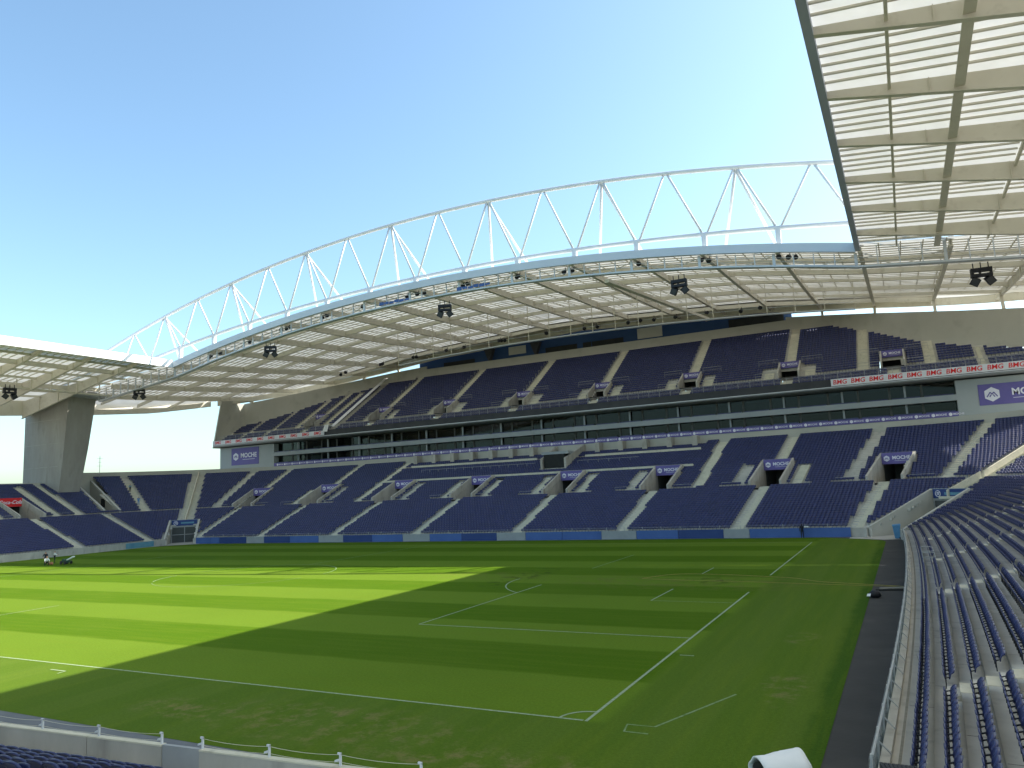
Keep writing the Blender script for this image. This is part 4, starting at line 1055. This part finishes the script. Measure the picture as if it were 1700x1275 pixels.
wy = seatV[None, :, 0] * sa[:, None] + seatV[None, :, 1] * ca[:, None] + R[:, 1:2]
sz = np.where(R[:, 5] == 9, 1.32, np.where(R[:, 5] == 8, 1.25, np.where(R[:, 5] == 0, 1.0, 1.12)))
wz = seatV[None, :, 2] * sz[:, None] + R[:, 2:3] + jit[:, None] * (seatV[None, :, 2] > .45)
Vs = np.stack([wx, wy, wz], 2).reshape(-1, 3); base = (np.arange(N) * len(seatV))
Qs = (np.array(seatQ)[None] + base[:, None, None]).reshape(-1, 4); Ts = (np.array(seatT)[None] + base[:, None, None]).reshape(-1, 3)
o = link('stadium_seats', np_mesh('stadium_seats', Vs, Qs, Ts), 'seat'); tag(o, 'rows upon rows of navy plastic seats filling the stands', 'seats', kind='stuff')

# ------------------------------------------------------------------ signs and boards
def frame_m(pos, right, out):
    r, o_ = Vector(right).normalized(), Vector(out).normalized(); u = o_.cross(r)
    m = Matrix((r, u, o_)).transposed().to_4x4(); m.translation = Vector(pos); return m
_sh = {}
def shp(key, fn):
    if key not in _sh: _sh[key] = fn()
    return _sh[key]
def hexm(r):
    a = [(r * math.cos(math.radians(30 + 60 * i)), r * math.sin(math.radians(30 + 60 * i))) for i in range(6)]
    return MB().add([(x, y, 0) for x, y in a] + [(x, y, .03) for x, y in a], [tuple(range(5, -1, -1)), tuple(range(6, 12))] + [(i, (i + 1) % 6, 6 + (i + 1) % 6, 6 + i) for i in range(6)]).mesh('emblem')
def mountm(r):
    mb = MB()
    def st(p, q): mb.bar((*p, .045), (*q, .045), .13 * r, .03, up=(0, 0, 1))
    P_ = [(-.62, -.34), (-.2, .30), (.0, -.02), (.2, .30), (.62, -.34)]
    for a, b in zip(P_[:-1], P_[1:]): st((a[0] * r, a[1] * r), (b[0] * r, b[1] * r))
    st((-.3 * r, -.36 * r), (-.12 * r, -.06 * r)); st((.3 * r, -.36 * r), (.12 * r, -.06 * r))
    return mb.mesh('emblem_peaks')
def pur_sign(name, m, w, h, label, group, cut=False):
    o = link(name, shp(('p', w, h), lambda: MB().box((-w / 2, -h / 2, -.06), (w / 2, h / 2, 0)).mesh('sign_panel')), 'purple'); o.matrix_world = m; tag(o, label, 'sign', group)
    r = min(h * .36, w * .105); ex = -w * .335; ts = min(h * .44, w * .165)
    a = link('emblem', shp(('h', r), lambda: hexm(r)), 'signwhite', o, (ex, 0, .005))
    link('emblem_peaks', shp(('m', r), lambda: mountm(r)), 'purple', a)
    link('lettering', text_mesh('MOCHE', ts, ts * .028, 0, .015), 'signwhite', o, (w * .135, h * .04, .02))
    link('strapline', shp(('s', w, h), lambda: MB().box((-w * .22, -h * .012, 0), (w * .22, h * .012, .02)).mesh('strapline')), 'signwhite', o, (w * .135, h * .04 - ts * .62, .01))
    return o
for n, (k, (c, a, z0, z1)) in enumerate(zip(VOMK, VCO)):
    pos = c(a - .06, 0, (z0 + z1) / 2 - .05)
    pur_sign('tunnel_sign', frame_m(pos, (DY[k], -DX[k], 0), (-DX[k], -DY[k], 0)), 4.15, z1 - z0 - .05,
             'purple hexagon-emblem sign over lower-tier tunnel, number %s counted from the right' % ['one', 'two', 'three', 'four', 'five', 'six', 'seven', 'eight'][n], 'purple signs over the lower tunnels')
for n, x in enumerate(UVOM):
    pur_sign('tunnel_sign', frame_m((x, UV_Y[1] - .16, uz(UB + 1) + 2.62), (1, 0, 0), (0, -1, 0)), 3.15, 1.15,
             'small purple hexagon-emblem sign over upper-tier tunnel, number %s counted from the right' % ['one', 'two', 'three', 'four', 'five', 'six', 'seven', 'eight'][n], 'purple signs over the upper tunnels')
pur_sign('wall_sign', frame_m((-134.6, YB - .19, 18.45), (1, 0, 0), (0, -1, 0)), 9.4, 4.2, 'large purple hexagon-emblem sign on grey wall at left end of boxes', 'large end-wall signs')
pur_sign('wall_sign', frame_m((26.6, YB - .19, 18.3), (1, 0, 0), (0, -1, 0)), 10.6, 3.2, 'large purple hexagon-emblem sign on grey wall at right end of boxes', 'large end-wall signs')
rb = link('ribbon_board', MB().box((BX0, YB - .16, 15.36), (BX1, YB - .04, 16.12)).mesh('ribbon_board'), 'purple'); tag(rb, 'long thin purple ribbon board of repeated emblems below the box windows', 'sign')
tm = text_mesh('MOCHE', .42, .008, 0, .01)
for x in np.arange(BX0 + 1.2, BX1 - .8, 2.35):
    mm = frame_m((x, YB - .17, 15.74), (1, 0, 0), (0, -1, 0))
    a = link('emblem', shp(('h', .28), lambda: hexm(.28)), 'signwhite', rb); a.matrix_world = mm
    b = link('lettering', tm, 'signwhite', rb); b.matrix_world = frame_m((x + 1.1, YB - .175, 15.74), (1, 0, 0), (0, -1, 0))
for x0, x1, step, z0, z1, lab in ((-143.4, -107, 3.62, 21.6, 22.65, 'white board with repeated red lettering on upper-tier front, far left'), (.9, 40, 2.68, 21.6, 22.75, 'white board with repeated red lettering on upper-tier front, right side')):
    bd = link('advert_board', MB().box((x0, YU - .34, z0), (x1, YU - .21, z1)).mesh('advert_board'), 'boardwhite'); tag(bd, lab, 'sign')
    t = text_mesh('BMG', 1.02, .018, .12, .012)
    for x in np.arange(x0 + step / 2, x1, step):
        q_ = link('lettering', t, 'red', bd); q_.matrix_world = frame_m((x, YU - .345, (z0 + z1) / 2), (1, 0, 0), (0, -1, 0))
k = LVOMK[0]; c, a, z0, z1 = LCO[0]
o = link('drinks_sign', MB().box((-2.1, -.8, -.06), (2.1, .8, 0)).mesh('drinks_sign'), 'red'); o.matrix_world = frame_m(c(a - .06, 0, (z0 + z1) / 2), (DY[k], -DX[k], 0), (-DX[k], -DY[k], 0)); tag(o, 'red sign with white script over the tunnel in the far goal-end stand', 'sign')
link('lettering', text_mesh('Coca-Cola', .95, .012, .35, .015), 'signwhite', o, (0, 0, .015))
for nm, T, end, zb, lab in (('tunnel_sign', TUN_R, TUN_END[0], zbR, 'navy sign with round crest over the right corner tunnel'), ('tunnel_sign', TUN_L, TUN_END[1], zbL, 'navy sign with round crest over the left corner tunnel gate')):
    d = T[1]; p = T[0] + d * (end - .16)
    o = link(nm, shp('navy', lambda: MB().box((-2.35, -.55, -.06), (2.35, .55, 0)).mesh('sign_panel')), 'panel_navy'); o.matrix_world = frame_m((p.x, p.y, zb - .62), (d.y, -d.x, 0), (-d.x, -d.y, 0)); tag(o, lab, 'sign')
    link('crest_ring', shp('ring', lambda: MB().tube([(.36 * math.cos(t), .36 * math.sin(t), .03) for t in np.linspace(0, 2 * math.pi, 21)], .045, 5, False).mesh('crest_ring')), 'signwhite', o, (-1.6, 0, 0))
    link('crest_bars', shp('bars', lambda: MB().box((-.14, -.16, 0), (-.06, .14, .04)).box((.06, -.16, 0), (.14, .14, .04)).box((-.18, .12, 0), (.18, .19, .04)).mesh('crest_bars')), 'signwhite', o, (-1.6, 0, 0))
    link('word_strip', shp('ws', lambda: MB().box((-1.2, -.16, 0), (1.2, .16, .02)).mesh('word_strip')), 'teal', o, (.55, 0, 0))

# cover panels along the far wall
px_e = [325, 350, 365, 409, 438, 481, 529, 569, 617, 668, 713, 766, 824, 872, 933, 998, 1056, 1126, 1201, 1244, 1330, 1413]
cols = ['blue', 'blue', 'navy', 'grey', 'navy', 'blue', 'grey', 'navy', 'blue', 'grey', 'blue', 'navy', 'grey', 'blue', 'blue', 'grey', 'blue', 'navy', 'grey', 'blue', 'blue']
tx = [325, 418, 463, 500, 570, 618, 670, 700, 740, 783, 825, 875, 930, 1000, 1055, 1120, 1200, 1245, 1330, 1413]
tX = [-109.8, -95.16, -88.57, -83.37, -74.02, -67.97, -61.7, -58.22, -53.72, -49.05, -44.66, -39.63, -34.33, -27.91, -23.12, -17.7, -11.39, -8.0, -1.89, 3.74]
cnt = {}; tot = {c: cols.count(c) for c in cols}
NUM = ['first', 'second', 'third', 'fourth', 'fifth', 'sixth', 'seventh', 'eighth', 'ninth', 'tenth', 'eleventh']
for a, b, c in zip(px_e[:-1], px_e[1:], cols):
    xa, xb = np.interp(a, tx, tX) + .03, np.interp(b, tx, tX) - .03
    n = cnt.get(c, 0); cnt[c] = n + 1
    nv = 9; dz = RNG.uniform(-.012, .012, nv); xs_ = np.linspace(xa, xb, nv); mb = MB()
    mb.band([(x, YF - .16 + e) for x, e in zip(xs_, dz)], [(0, .12)] * nv, [.03] * nv, [1.14 + e for e in dz])
    o = build(mb, 'wall_cover', 'panel_' + c)
    tag(o, '%s cover panel on the far front wall, %s %s one from the left' % ({'blue': 'bright blue', 'navy': 'dark navy', 'grey': 'bare grey'}[c], NUM[n], c), 'panel', 'cover panels along the far wall')
# thin fence of stubs above the far wall
ff = empty('wall_rail', (XC, YF + .1, 1.1), 'thin rail of short posts along the top of the far front wall', 'rail')
for x in np.arange(-108, 5, 2.6): P(ff, build(MB().box((x - .03, YF + .08, 1.1), (x + .03, YF + .14, 1.62)), 'post', 'rail'))
P(ff, build(MB().box((-108, YF + .09, 1.5), (4.6, YF + .11, 1.53)), 'wire', 'rail'))
# teal banner on the left-end wall
ks = [k for k in ZR['left'] if 63 < PY[k] < 69.3]
mb = MB().band([pt(k, -.06) for k in ks], [(DX[k] * .03, DY[k] * .03) for k in ks], [.08] * len(ks), [1.05] * len(ks)); tag(build(mb, 'wall_banner', 'teal'), 'teal banner hung on the low wall near the left corner gate', 'banner')

# ------------------------------------------------------------------ railing in the right foreground
rl = empty('pitchside_railing', (9.8, 20, 1.1), 'galvanised railing with clear screens along the right-hand pitchside wall', 'railing')
ks = [k for k in ZR['right'] if PZ[k] == 0 and -6.0 < PY[k] < 66]
tr = MB(); tr.tube([(*pt(k, .02), 1.72) for k in ks[::4]], .03, 6); P(rl, build(tr, 'top_rail', 'rail'))
tr = MB(); tr.tube([(*pt(k, -.10), 1.30) for k in ks[::4]], .022, 6); P(rl, build(tr, 'lower_rail', 'rail'))
pk = ks[::4]
for k in pk:
    mb = MB().bar((*pt(k, -.06), .75), (*pt(k, .0), 1.75), .05, .09).bar((*pt(k, -.02), 1.42), (*pt(k, .24), 1.14), .035, .035)
    P(rl, build(mb, 'post', 'rail'))
for a, b in zip(pk[:-1], pk[1:]):
    mb = MB().add([(*pt(a, -.09), .55), (*pt(b, -.09), .55), (*pt(b, -.05), 1.62), (*pt(a, -.05), 1.62)], [(0, 1, 2, 3)])
    o = P(rl, build(mb, 'screen_panel', 'screen')); md = o.modifiers.new('t', 'SOLIDIFY'); md.thickness = .015
# channel line on the walkway edge
P(stand['right'], build(MB().ribbon([(*pt(k, .36), .934) for k in ks], [(*pt(k, .43), .934) for k in ks]), 'drain_channel', 'timber'))
# step blocks in the aisles and joints
for Y, _ in RA:
    k = kY(0, Y)
    for i in range(2, 34):
        e = row_d(i); nx, ny2 = -DY[k], DX[k]
        mb = MB(); c = lambda a, b, h: (PX[k] + DX[k] * a + nx * b, PY[k] + DY[k] * a + ny2 * b, h)
        mb.hexa([c(e - .36, -.5, row_z(i - 1)), c(e - .36, .5, row_z(i - 1)), c(e - .021, .5, row_z(i - 1)), c(e - .021, -.5, row_z(i - 1))], [c(e - .36, -.5, row_z(i - 1) + .15), c(e - .36, .5, row_z(i - 1) + .15), c(e - .021, .5, row_z(i - 1) + .15), c(e - .021, -.5, row_z(i - 1) + .15)])
        P(stand['right'], build(mb, 'aisle_step', 'terrace'))
mb = MB()
for i in range(0, 26):
    for Y in np.arange(-6 + (i * 1.7) % 4, 60, 7.5):
        k = kY(0, Y); a, b = row_d(i) + .02, row_d(i + 1) - .02
        mb.add([(*pt(k, a), row_z(i) + .003), (*pt(k, b), row_z(i) + .003), (pt(k, b)[0], pt(k, b)[1] + .025, row_z(i) + .003), (pt(k, a)[0], pt(k, a)[1] + .025, row_z(i) + .003)], [(0, 1, 2, 3)])
tag(P(stand['right'], build(mb, 'tread_joints', 'dark')), kind='stuff')
for y0, y1, lab in ((34.2, 37.2, 'steel hoop rail enclosing front-row bay beside the right walkway, nearer one'), (38.0, 41.4, 'steel hoop rail enclosing front-row bay beside the right walkway, farther one')):
    k0, k1 = kY(0, y0), kY(0, y1); z = row_z(0)
    mb = MB()
    for zz in (.5, .95): mb.tube([(*pt(k0, 1.0), z + zz), (*pt(k0, 1.75), z + zz)], .025, 6); mb.tube([(*pt(k1, 1.0), z + zz), (*pt(k1, 1.75), z + zz)], .025, 6)
    for kk in (k0, k1):
        for d in (1.0, 1.75): mb.tube([(*pt(kk, d), z), (*pt(kk, d), z + .97)], .025, 6)
    mb.tube([(*pt(k0, 1.75), z + .95), (*pt(k1, 1.75), z + .95)], .025, 6)
    tag(build(mb, 'hoop_rail', 'rail'), lab, 'railing')
o = build(MB().bar((10.1, 8.0, 1.05), (10.3, 4.8, 1.0), .06, .1), 'loose_post', 'rail'); tag(o, 'loose grey post lying on the walkway by the right railing', 'post')
mb = MB()
for j in range(9):
    t = j * .085; mb.hexa([(9.25 + t, -5.2, 1.0), (9.32 + t, -5.2, 1.0), (9.75 + t, -7.2, 1.0), (9.68 + t, -7.2, 1.0)], [(9.25 + t, -5.2, 1.5), (9.32 + t, -5.2, 1.5), (9.75 + t, -7.2, 1.62), (9.68 + t, -7.2, 1.62)])
tag(build(mb, 'slatted_cover', 'black'), 'dark slatted cover at near end of the right railing', 'cover')

# ------------------------------------------------------------------ loudspeaker clusters and spotlights
def cluster(x, y, z, rz, lab):
    r = empty('speaker_cluster', (x, y, z), lab, 'loudspeaker', 'speaker clusters under the roof edge'); r.rotation_euler = (0, 0, rz)
    link('hanging_frame', shp('sf', lambda: MB().box((-1.05, -.35, .55), (1.05, .35, .95)).box((-1.05, -.35, -.05), (1.05, .35, .28)).box((-1.05, -.3, .28), (-.75, .3, .55)).box((.85, -.3, .28), (1.05, .3, .55)).box((-.2, -.3, .28), (-.05, .3, .55)).box((-.05, -.05, .95), (.05, .05, 1.6)).box((-.8, -.05, .95), (-.7, .05, 1.6)).box((.7, -.05, .95), (.8, .05, 1.6)).mesh('hanging_frame')), 'black', r)
    for s, an in ((-1, .55), (1, -.6)):
        b = link('loudspeaker', shp('ls', lambda: MB().hexa([(-.45, -.4, -1.0), (.45, -.4, -1.0), (.3, .35, -1.0), (-.3, .35, -1.0)], [(-.45, -.4, -.1), (.45, -.4, -.1), (.3, .35, -.1), (-.3, .35, -.1)]).mesh('loudspeaker')), 'black', r, (s * .42, -.1, -.08)); b.rotation_euler = (.35, an, 0)
        g_ = link('speaker_grille', shp('sg', lambda: MB().box((-.36, -.44, -.92), (.36, -.402, -.18)).mesh('speaker_grille')), 'dark_fascia', b)
for x, y, z, rz, lab in ((20.2, 73.2, 28.9, .1, 'black loudspeaker cluster under the roof at far right'), (-14.1, 73.2, 33.5, 0, 'black loudspeaker cluster right of the far roof centre'), (-51.5, 73.2, 35.9, .4, 'black loudspeaker cluster at the middle of far roof edge'),
                         (-89, 73.2, 34.1, .6, 'black loudspeaker cluster left of the far roof centre'), (-125, 73.2, 29.9, .7, 'black loudspeaker cluster by the left roof corner'), (-132.4, 52.5, 29.0, 1.5, 'black loudspeaker cluster on the left end catwalk')):
    cluster(x, y, z, rz, lab)
spot = MB().tube([(0, 0, 0), (0, -.12, -.06), (0, -.5, -.24)], .3, 9, True, [.16, .3, .34]).box((-.03, -.05, .0), (.03, .05, .5)).mesh('spotlight')
def spotl(x, y, z, lab, grp):
    o = link('spotlight', spot, 'black', None, (x, y, z)); o.rotation_euler = (random.uniform(-.3, .3), 0, random.uniform(-.9, .9)); tag(o, lab, 'spotlight', grp)
for x in np.arange(-104, 6, 9.3):
    for dx in random.choice([(0, 1.1), (0, .9, 1.9), (0,), (0, 1.2)]): spotl(x + dx + random.uniform(-1, 1), 73.1, cz(x + dx) + 1.25, 'small black spotlight on the front catwalk under the far roof', 'front catwalk spotlights')
for x in np.arange(-94, -8, 9.3):
    for dx in random.choice([(0, 1.1), (0, 1.0, 2.1), (0, 1.3)]): spotl(x + dx + random.uniform(-2, 2), 99.4, zc2(x + dx) + 1.0, 'small black spotlight on the second catwalk deep under the far roof', 'second catwalk spotlights')
for x, lab in ((-60.5, 'blue folded tarpaulin on the front catwalk, left one'), (-45.5, 'blue folded tarpaulin on the front catwalk, right one')):
    mb = MB()
    for j in range(6): mb.box((x - 3 + j, 72.1, cz(x) + .2 + .06 * (j % 2)), (x - 2.1 + j, 72.14, cz(x) + .75 - .08 * (j % 3)))
    tag(build(mb, 'folded_tarpaulin', 'panel_blue'), lab, 'tarpaulin')

# ------------------------------------------------------------------ people
def person(name, loc, rz, joints, edges, radii, mats, splits, label, scale=1.0):
    me = bpy.data.meshes.new(name); me.from_pydata([tuple(Vector(j) * scale) for j in joints], edges, [])
    o = bpy.data.objects.new(name, me); COL.objects.link(o)
    o.modifiers.new('skin', 'SKIN'); 
    for i, r in enumerate(radii): me.skin_vertices[0].data[i].radius = (r * scale, r * scale)
    me.skin_vertices[0].data[0].use_root = True
    ss = o.modifiers.new('sub', 'SUBSURF'); ss.levels = 1; ss.render_levels = 1
    dg = bpy.context.evaluated_depsgraph_get(); m2 = bpy.data.meshes.new_from_object(o.evaluated_get(dg)); bpy.data.objects.remove(o)
    for m_ in mats: m2.materials.append(MAT[m_])
    js = [Vector(j) * scale for j in joints]
    for p in m2.polygons:
        c_ = p.center; n_ = min(range(len(js)), key=lambda q_: (js[q_] - c_).length); p.material_index = splits[n_]; p.use_smooth = True
    p_ = bpy.data.objects.new(name, m2); COL.objects.link(p_); p_.location = loc; p_.rotation_euler = (0, 0, rz); tag(p_, label, 'person'); return p_
# joints: 0 pelvis 1 chest 2 neck 3 head 4 crown 5-7 L arm 8-10 R arm 11-13 L leg 14-16 R leg 17,18 toes 19,20 hands
EDG = [(0, 1), (1, 2), (2, 3), (3, 4), (1, 5), (5, 6), (6, 7), (7, 19), (1, 8), (8, 9), (9, 10), (10, 20), (0, 11), (11, 12), (12, 13), (13, 17), (0, 14), (14, 15), (15, 16), (16, 18)]
RAD = [.15, .16, .06, .10, .085, .075, .05, .038, .075, .05, .038, .10, .07, .05, .10, .07, .05, .045, .045, .03, .03]
STD = [(0, 0, .95), (0, 0, 1.32), (0, 0, 1.5), (0, -.02, 1.62), (0, -.01, 1.72), (.2, 0, 1.38), (.27, .0, 1.1), (.26, -.12, .88), (-.2, 0, 1.38), (-.27, 0, 1.1), (-.26, -.1, .88), (.1, 0, .86), (.11, -.02, .48), (.12, .02, .08), (-.1, 0, .86), (-.11, -.02, .48), (-.12, .02, .08), (.13, -.12, .04), (-.13, -.12, .04), (.25, -.18, .8), (-.25, -.16, .8)]
SPL = [1, 0, 2, 2, 3, 0, 0, 2, 0, 0, 2, 1, 1, 1, 1, 1, 1, 1, 1, 2, 2]
def posed(ch):
    j = list(STD)
    for k_, v_ in ch.items(): j[k_] = v_
    return j
person('person', (-100.2, 41.0, 0), .6, posed({6: (.3, -.1, 1.15), 9: (-.3, -.1, 1.15)}), EDG, RAD, ['darkcloth', 'darkcloth', 'skin', 'hair'], SPL, 'person in dark clothes standing on turf before the left-end wall', 1.05)
person('person', (-101.2, 42.9, 0), 2.6, posed({6: (.33, -.2, 1.2), 7: (.2, -.42, 1.15), 19: (.12, -.5, 1.15), 9: (-.33, -.2, 1.2), 10: (-.2, -.42, 1.15), 20: (-.12, -.5, 1.15)}), EDG, RAD, ['cloth', 'darkcloth', 'skin', 'hair'], SPL, 'person in white top standing with arms raised near the left-end wall', 1.0)
crouch = posed({0: (0, .1, .45), 1: (0, -.08, .8), 2: (0, -.12, .98), 3: (0, -.18, 1.1), 4: (0, -.18, 1.2), 5: (.2, -.1, .86), 6: (.26, -.3, .66), 7: (.2, -.45, .45), 19: (.18, -.5, .38), 8: (-.2, -.1, .86), 9: (-.26, -.3, .66), 10: (-.2, -.45, .45), 20: (-.18, -.5, .38), 11: (.12, .08, .42), 12: (.2, -.32, .5), 13: (.18, -.1, .08), 14: (-.12, .08, .42), 15: (-.2, -.32, .5), 16: (-.18, -.1, .08), 17: (.2, -.26, .04), 18: (-.2, -.26, .04)})
person('person', (-97.6, 39.6, 0), 1.2, crouch, EDG, RAD, ['cloth', 'greencloth', 'skin', 'orange'], SPL, 'person in white shirt crouching on the turf beside ground equipment', 1.1)
person('person', (-1.7, 74.1, 0), .0, posed({6: (.22, -.3, 1.2), 7: (.25, -.5, 1.3), 19: (.3, -.55, 1.36)}), EDG, RAD, ['darkcloth', 'darkcloth', 'darkcloth', 'hair'], SPL, 'person in black standing against the blue panels of the far wall', .98)
p_ = tag(build(MB().box((-1.35, 73.5, 1.33), (-.85, 73.56, 1.46)), 'white_paper', 'cloth'), 'white paper held by the person in black at the far wall', 'paper')
(sp, sd_, *_r) = SGEO[[n for n, s in enumerate(STAIRS) if s[4] == 'left' and s[3] == 0 and s[1] == 15.6 and s[2] == 34.6][0]]
for d, lab, mm in ((19.2, 'person in blue standing low on the corner stair at far left', ['bluecloth', 'bluecloth', 'skin', 'hair']), (26.4, 'person in pale top higher on the corner stair at far left', ['teal', 'darkcloth', 'skin', 'hair'])):
    i = max(r for r in range(NROW) if row_d(r) <= d)
    person('person', (sp[0] + sd_[0] * d - sd_[1] * .5, sp[1] + sd_[1] * d + sd_[0] * .5, row_z(i) + .02), 1.2, posed({}), EDG, RAD, mm, SPL, lab, 1.0)
mw = empty('ground_machine', (-96.4, 41.6, 0), 'dark green turf machine with white handle cover near the crouching person', 'machine')
P(mw, build(MB().hexa([(-96.9, 41.2, .25), (-95.8, 41.2, .25), (-95.8, 42.0, .25), (-96.9, 42.0, .25)], [(-96.8, 41.3, .75), (-96.0, 41.3, .65), (-96.0, 41.9, .65), (-96.8, 41.9, .75)]), 'engine_body', 'greencloth'))
for x, y in ((-96.8, 41.15), (-96.8, 42.05), (-95.9, 41.15), (-95.9, 42.05)): P(mw, build(MB().tube([(x, y - .06, .25), (x, y + .06, .25)], .25, 12), 'wheel', 'black'))
P(mw, build(MB().bar((-96.0, 41.6, .6), (-94.9, 41.8, 1.05), .35, .16), 'handle_cover', 'cloth'))
tb = build(MB().tube([(-99.0, 40.6, .12), (-98.5, 40.9, .2), (-98.0, 40.7, .14)], .2, 8, True, [.1, .22, .1]), 'tool_bag', 'orange'); tag(tb, 'rust-brown bag lying on turf between the ground staff', 'bag')

# ------------------------------------------------------------------ small things around the near goal line
ax = Vector((.74, .67, .05)).normalized(); c0 = Vector((6.85, -3.75, .47)); mb = MB(); turns = 40; nrm = ax.cross(Vector((0, 0, 1))).normalized(); upn = nrm.cross(ax)
rows_ = []
for t in np.linspace(-.62, .62, 9):
    ring = []
    for j in range(turns):
        th = 2 * math.pi * j / turns; rr = .44 + .012 * math.sin(3 * th + 5 * t) + .012 * math.sin(7 * th + 9 * t) + (.02 if abs(t) > .6 else 0) * math.sin(5 * th)
        ring.append(c0 + ax * t + nrm * rr * math.cos(th) + upn * rr * math.sin(th))
    rows_.append(ring)
k0 = 0
V = [tuple(p) for r in rows_ for p in r]; F = [(i * turns + j, i * turns + (j + 1) % turns, (i + 1) * turns + (j + 1) % turns, (i + 1) * turns + j) for i in range(8) for j in range(turns)]
mb.add(V, F); o = build(mb, 'rolled_sheet', 'cloth', smooth=True); md = o.modifiers.new('t', 'SOLIDIFY'); md.thickness = .04
tag(o, 'rolled white plastic sheet with dark hollow end, bottom of the view', 'rolled sheet')
ir = build(MB().tube([c0 + ax * -.58, c0 + ax * .55], .36, 24, True), 'core_shadow_tube', 'black'); ir.name = 'roll_hollow_shade'; P(o, ir); ir.matrix_parent_inverse = Matrix.Identity(4)  # black tube standing in for the shade inside the hollow roll
mb = MB().tube([(7.5, 28.3, .12), (7.75, 28.4, .22), (8.05, 28.45, .2), (8.2, 28.5, .1)], .2, 9, True, [.08, .24, .25, .1]); o = build(mb, 'kit_bag', 'black', smooth=True); tag(o, 'black bag lying on asphalt beside the goal line turf', 'bag')
P(o, build(MB().hexa([(7.42, 28.1, .1), (7.62, 28.05, .1), (7.66, 28.2, .22), (7.46, 28.2, .2)], [(7.42, 28.08, .14), (7.62, 28.02, .14), (7.66, 28.18, .28), (7.46, 28.18, .26)]), 'white_flap', 'cloth'))
tag(build(MB().hexa([(8.0, 32.1, .0), (9.75, 32.6, .0), (9.75, 33.1, .0), (8.0, 32.5, .0)], [(8.0, 32.1, .05), (9.75, 32.6, .07), (9.75, 33.1, .07), (8.0, 32.5, .05)]), 'timber_board', 'timber'), 'weathered board lying across the asphalt strip', 'board')
tag(build(MB().hexa([(7.8, 31.3, .0), (9.6, 31.7, .0), (9.6, 31.9, .0), (7.8, 31.5, .0)], [(7.8, 31.3, .08), (9.6, 31.7, .1), (9.6, 31.9, .1), (7.8, 31.5, .08)]), 'dark_plank', 'dark'), 'dark plank in front of the weathered board on asphalt', 'plank')
hose = [(-9.5, 35.5, .02), (-7.6, 38.4, .02), (-4, 38.6, .02), (0, 37.6, .02), (2.2, 36.8, .02), (4, 35.2, .02), (6.5, 34.3, .03), (9.4, 33.4, .03)]
def smooth_pts(p, n=6):
    out = []
    for i in range(len(p) - 1):
        a, b, c, d = [Vector(p[max(0, min(len(p) - 1, i + k))]) for k in (-1, 0, 1, 2)]
        for t in np.linspace(0, 1, n, endpoint=False): out.append(.5 * ((2 * b) + (c - a) * t + (2 * a - 5 * b + 4 * c - d) * t * t + (3 * b - a - 3 * c + d) * t ** 3))
    return out + [Vector(p[-1])]
tag(build(MB().tube(smooth_pts(hose), .018, 6), 'garden_hose', 'yellow'), 'thin yellow hose snaking from the goal mouth to the asphalt', 'hose')
tag(build(MB().tube(smooth_pts([(-9.5, 35.4, .02), (-6, 34.9, .02), (0, 34.4, .02), (5, 33.8, .02), (9.0, 33.2, .03)]), .014, 6), 'garden_hose', 'yellow'), 'second straighter yellow hose lying across the goal mouth', 'hose')
bn = empty('wheeled_bin', (8.75, 71.5, 0), 'blue plastic wheeled bin at the far end of the right railing', 'bin')
P(bn, build(MB().hexa([(8.45, 71.2, .08), (9.0, 71.2, .08), (9.0, 71.8, .08), (8.45, 71.8, .08)], [(8.3, 71.05, 1.5), (9.1, 71.05, 1.5), (9.1, 71.95, 1.5), (8.3, 71.95, 1.5)]), 'bin_body', 'bin'))
P(bn, build(MB().hexa([(8.26, 71.0, 1.5), (9.14, 71.0, 1.5), (9.14, 72.0, 1.5), (8.26, 72.0, 1.5)], [(8.3, 71.05, 1.58), (9.1, 71.05, 1.66), (9.1, 71.95, 1.66), (8.3, 71.95, 1.58)]), 'bin_lid', 'bin'))
for y in (71.15, 71.85): P(bn, build(MB().tube([(9.0, y - .05, .12), (9.0, y + .05, .12)], .12, 10), 'wheel', 'black'))
an = build(MB().tube([(-142.5, 76.8, 14), (-142.5, 76.8, 18.5)], .05, 5), 'aerial', 'rail'); tag(an, 'thin aerial mast above the corner parapet beside the pylon', 'aerial')
P(an, build(MB().bar((-142.5, 76.2, 18.0), (-142.5, 77.4, 18.0), .04, .04).bar((-142.5, 76.4, 17.2), (-142.5, 77.2, 17.2), .04, .04).bar((-142.5, 76.2, 16.4), (-142.5, 77.4, 16.4), .04, .04), 'aerial_bar', 'rail'))
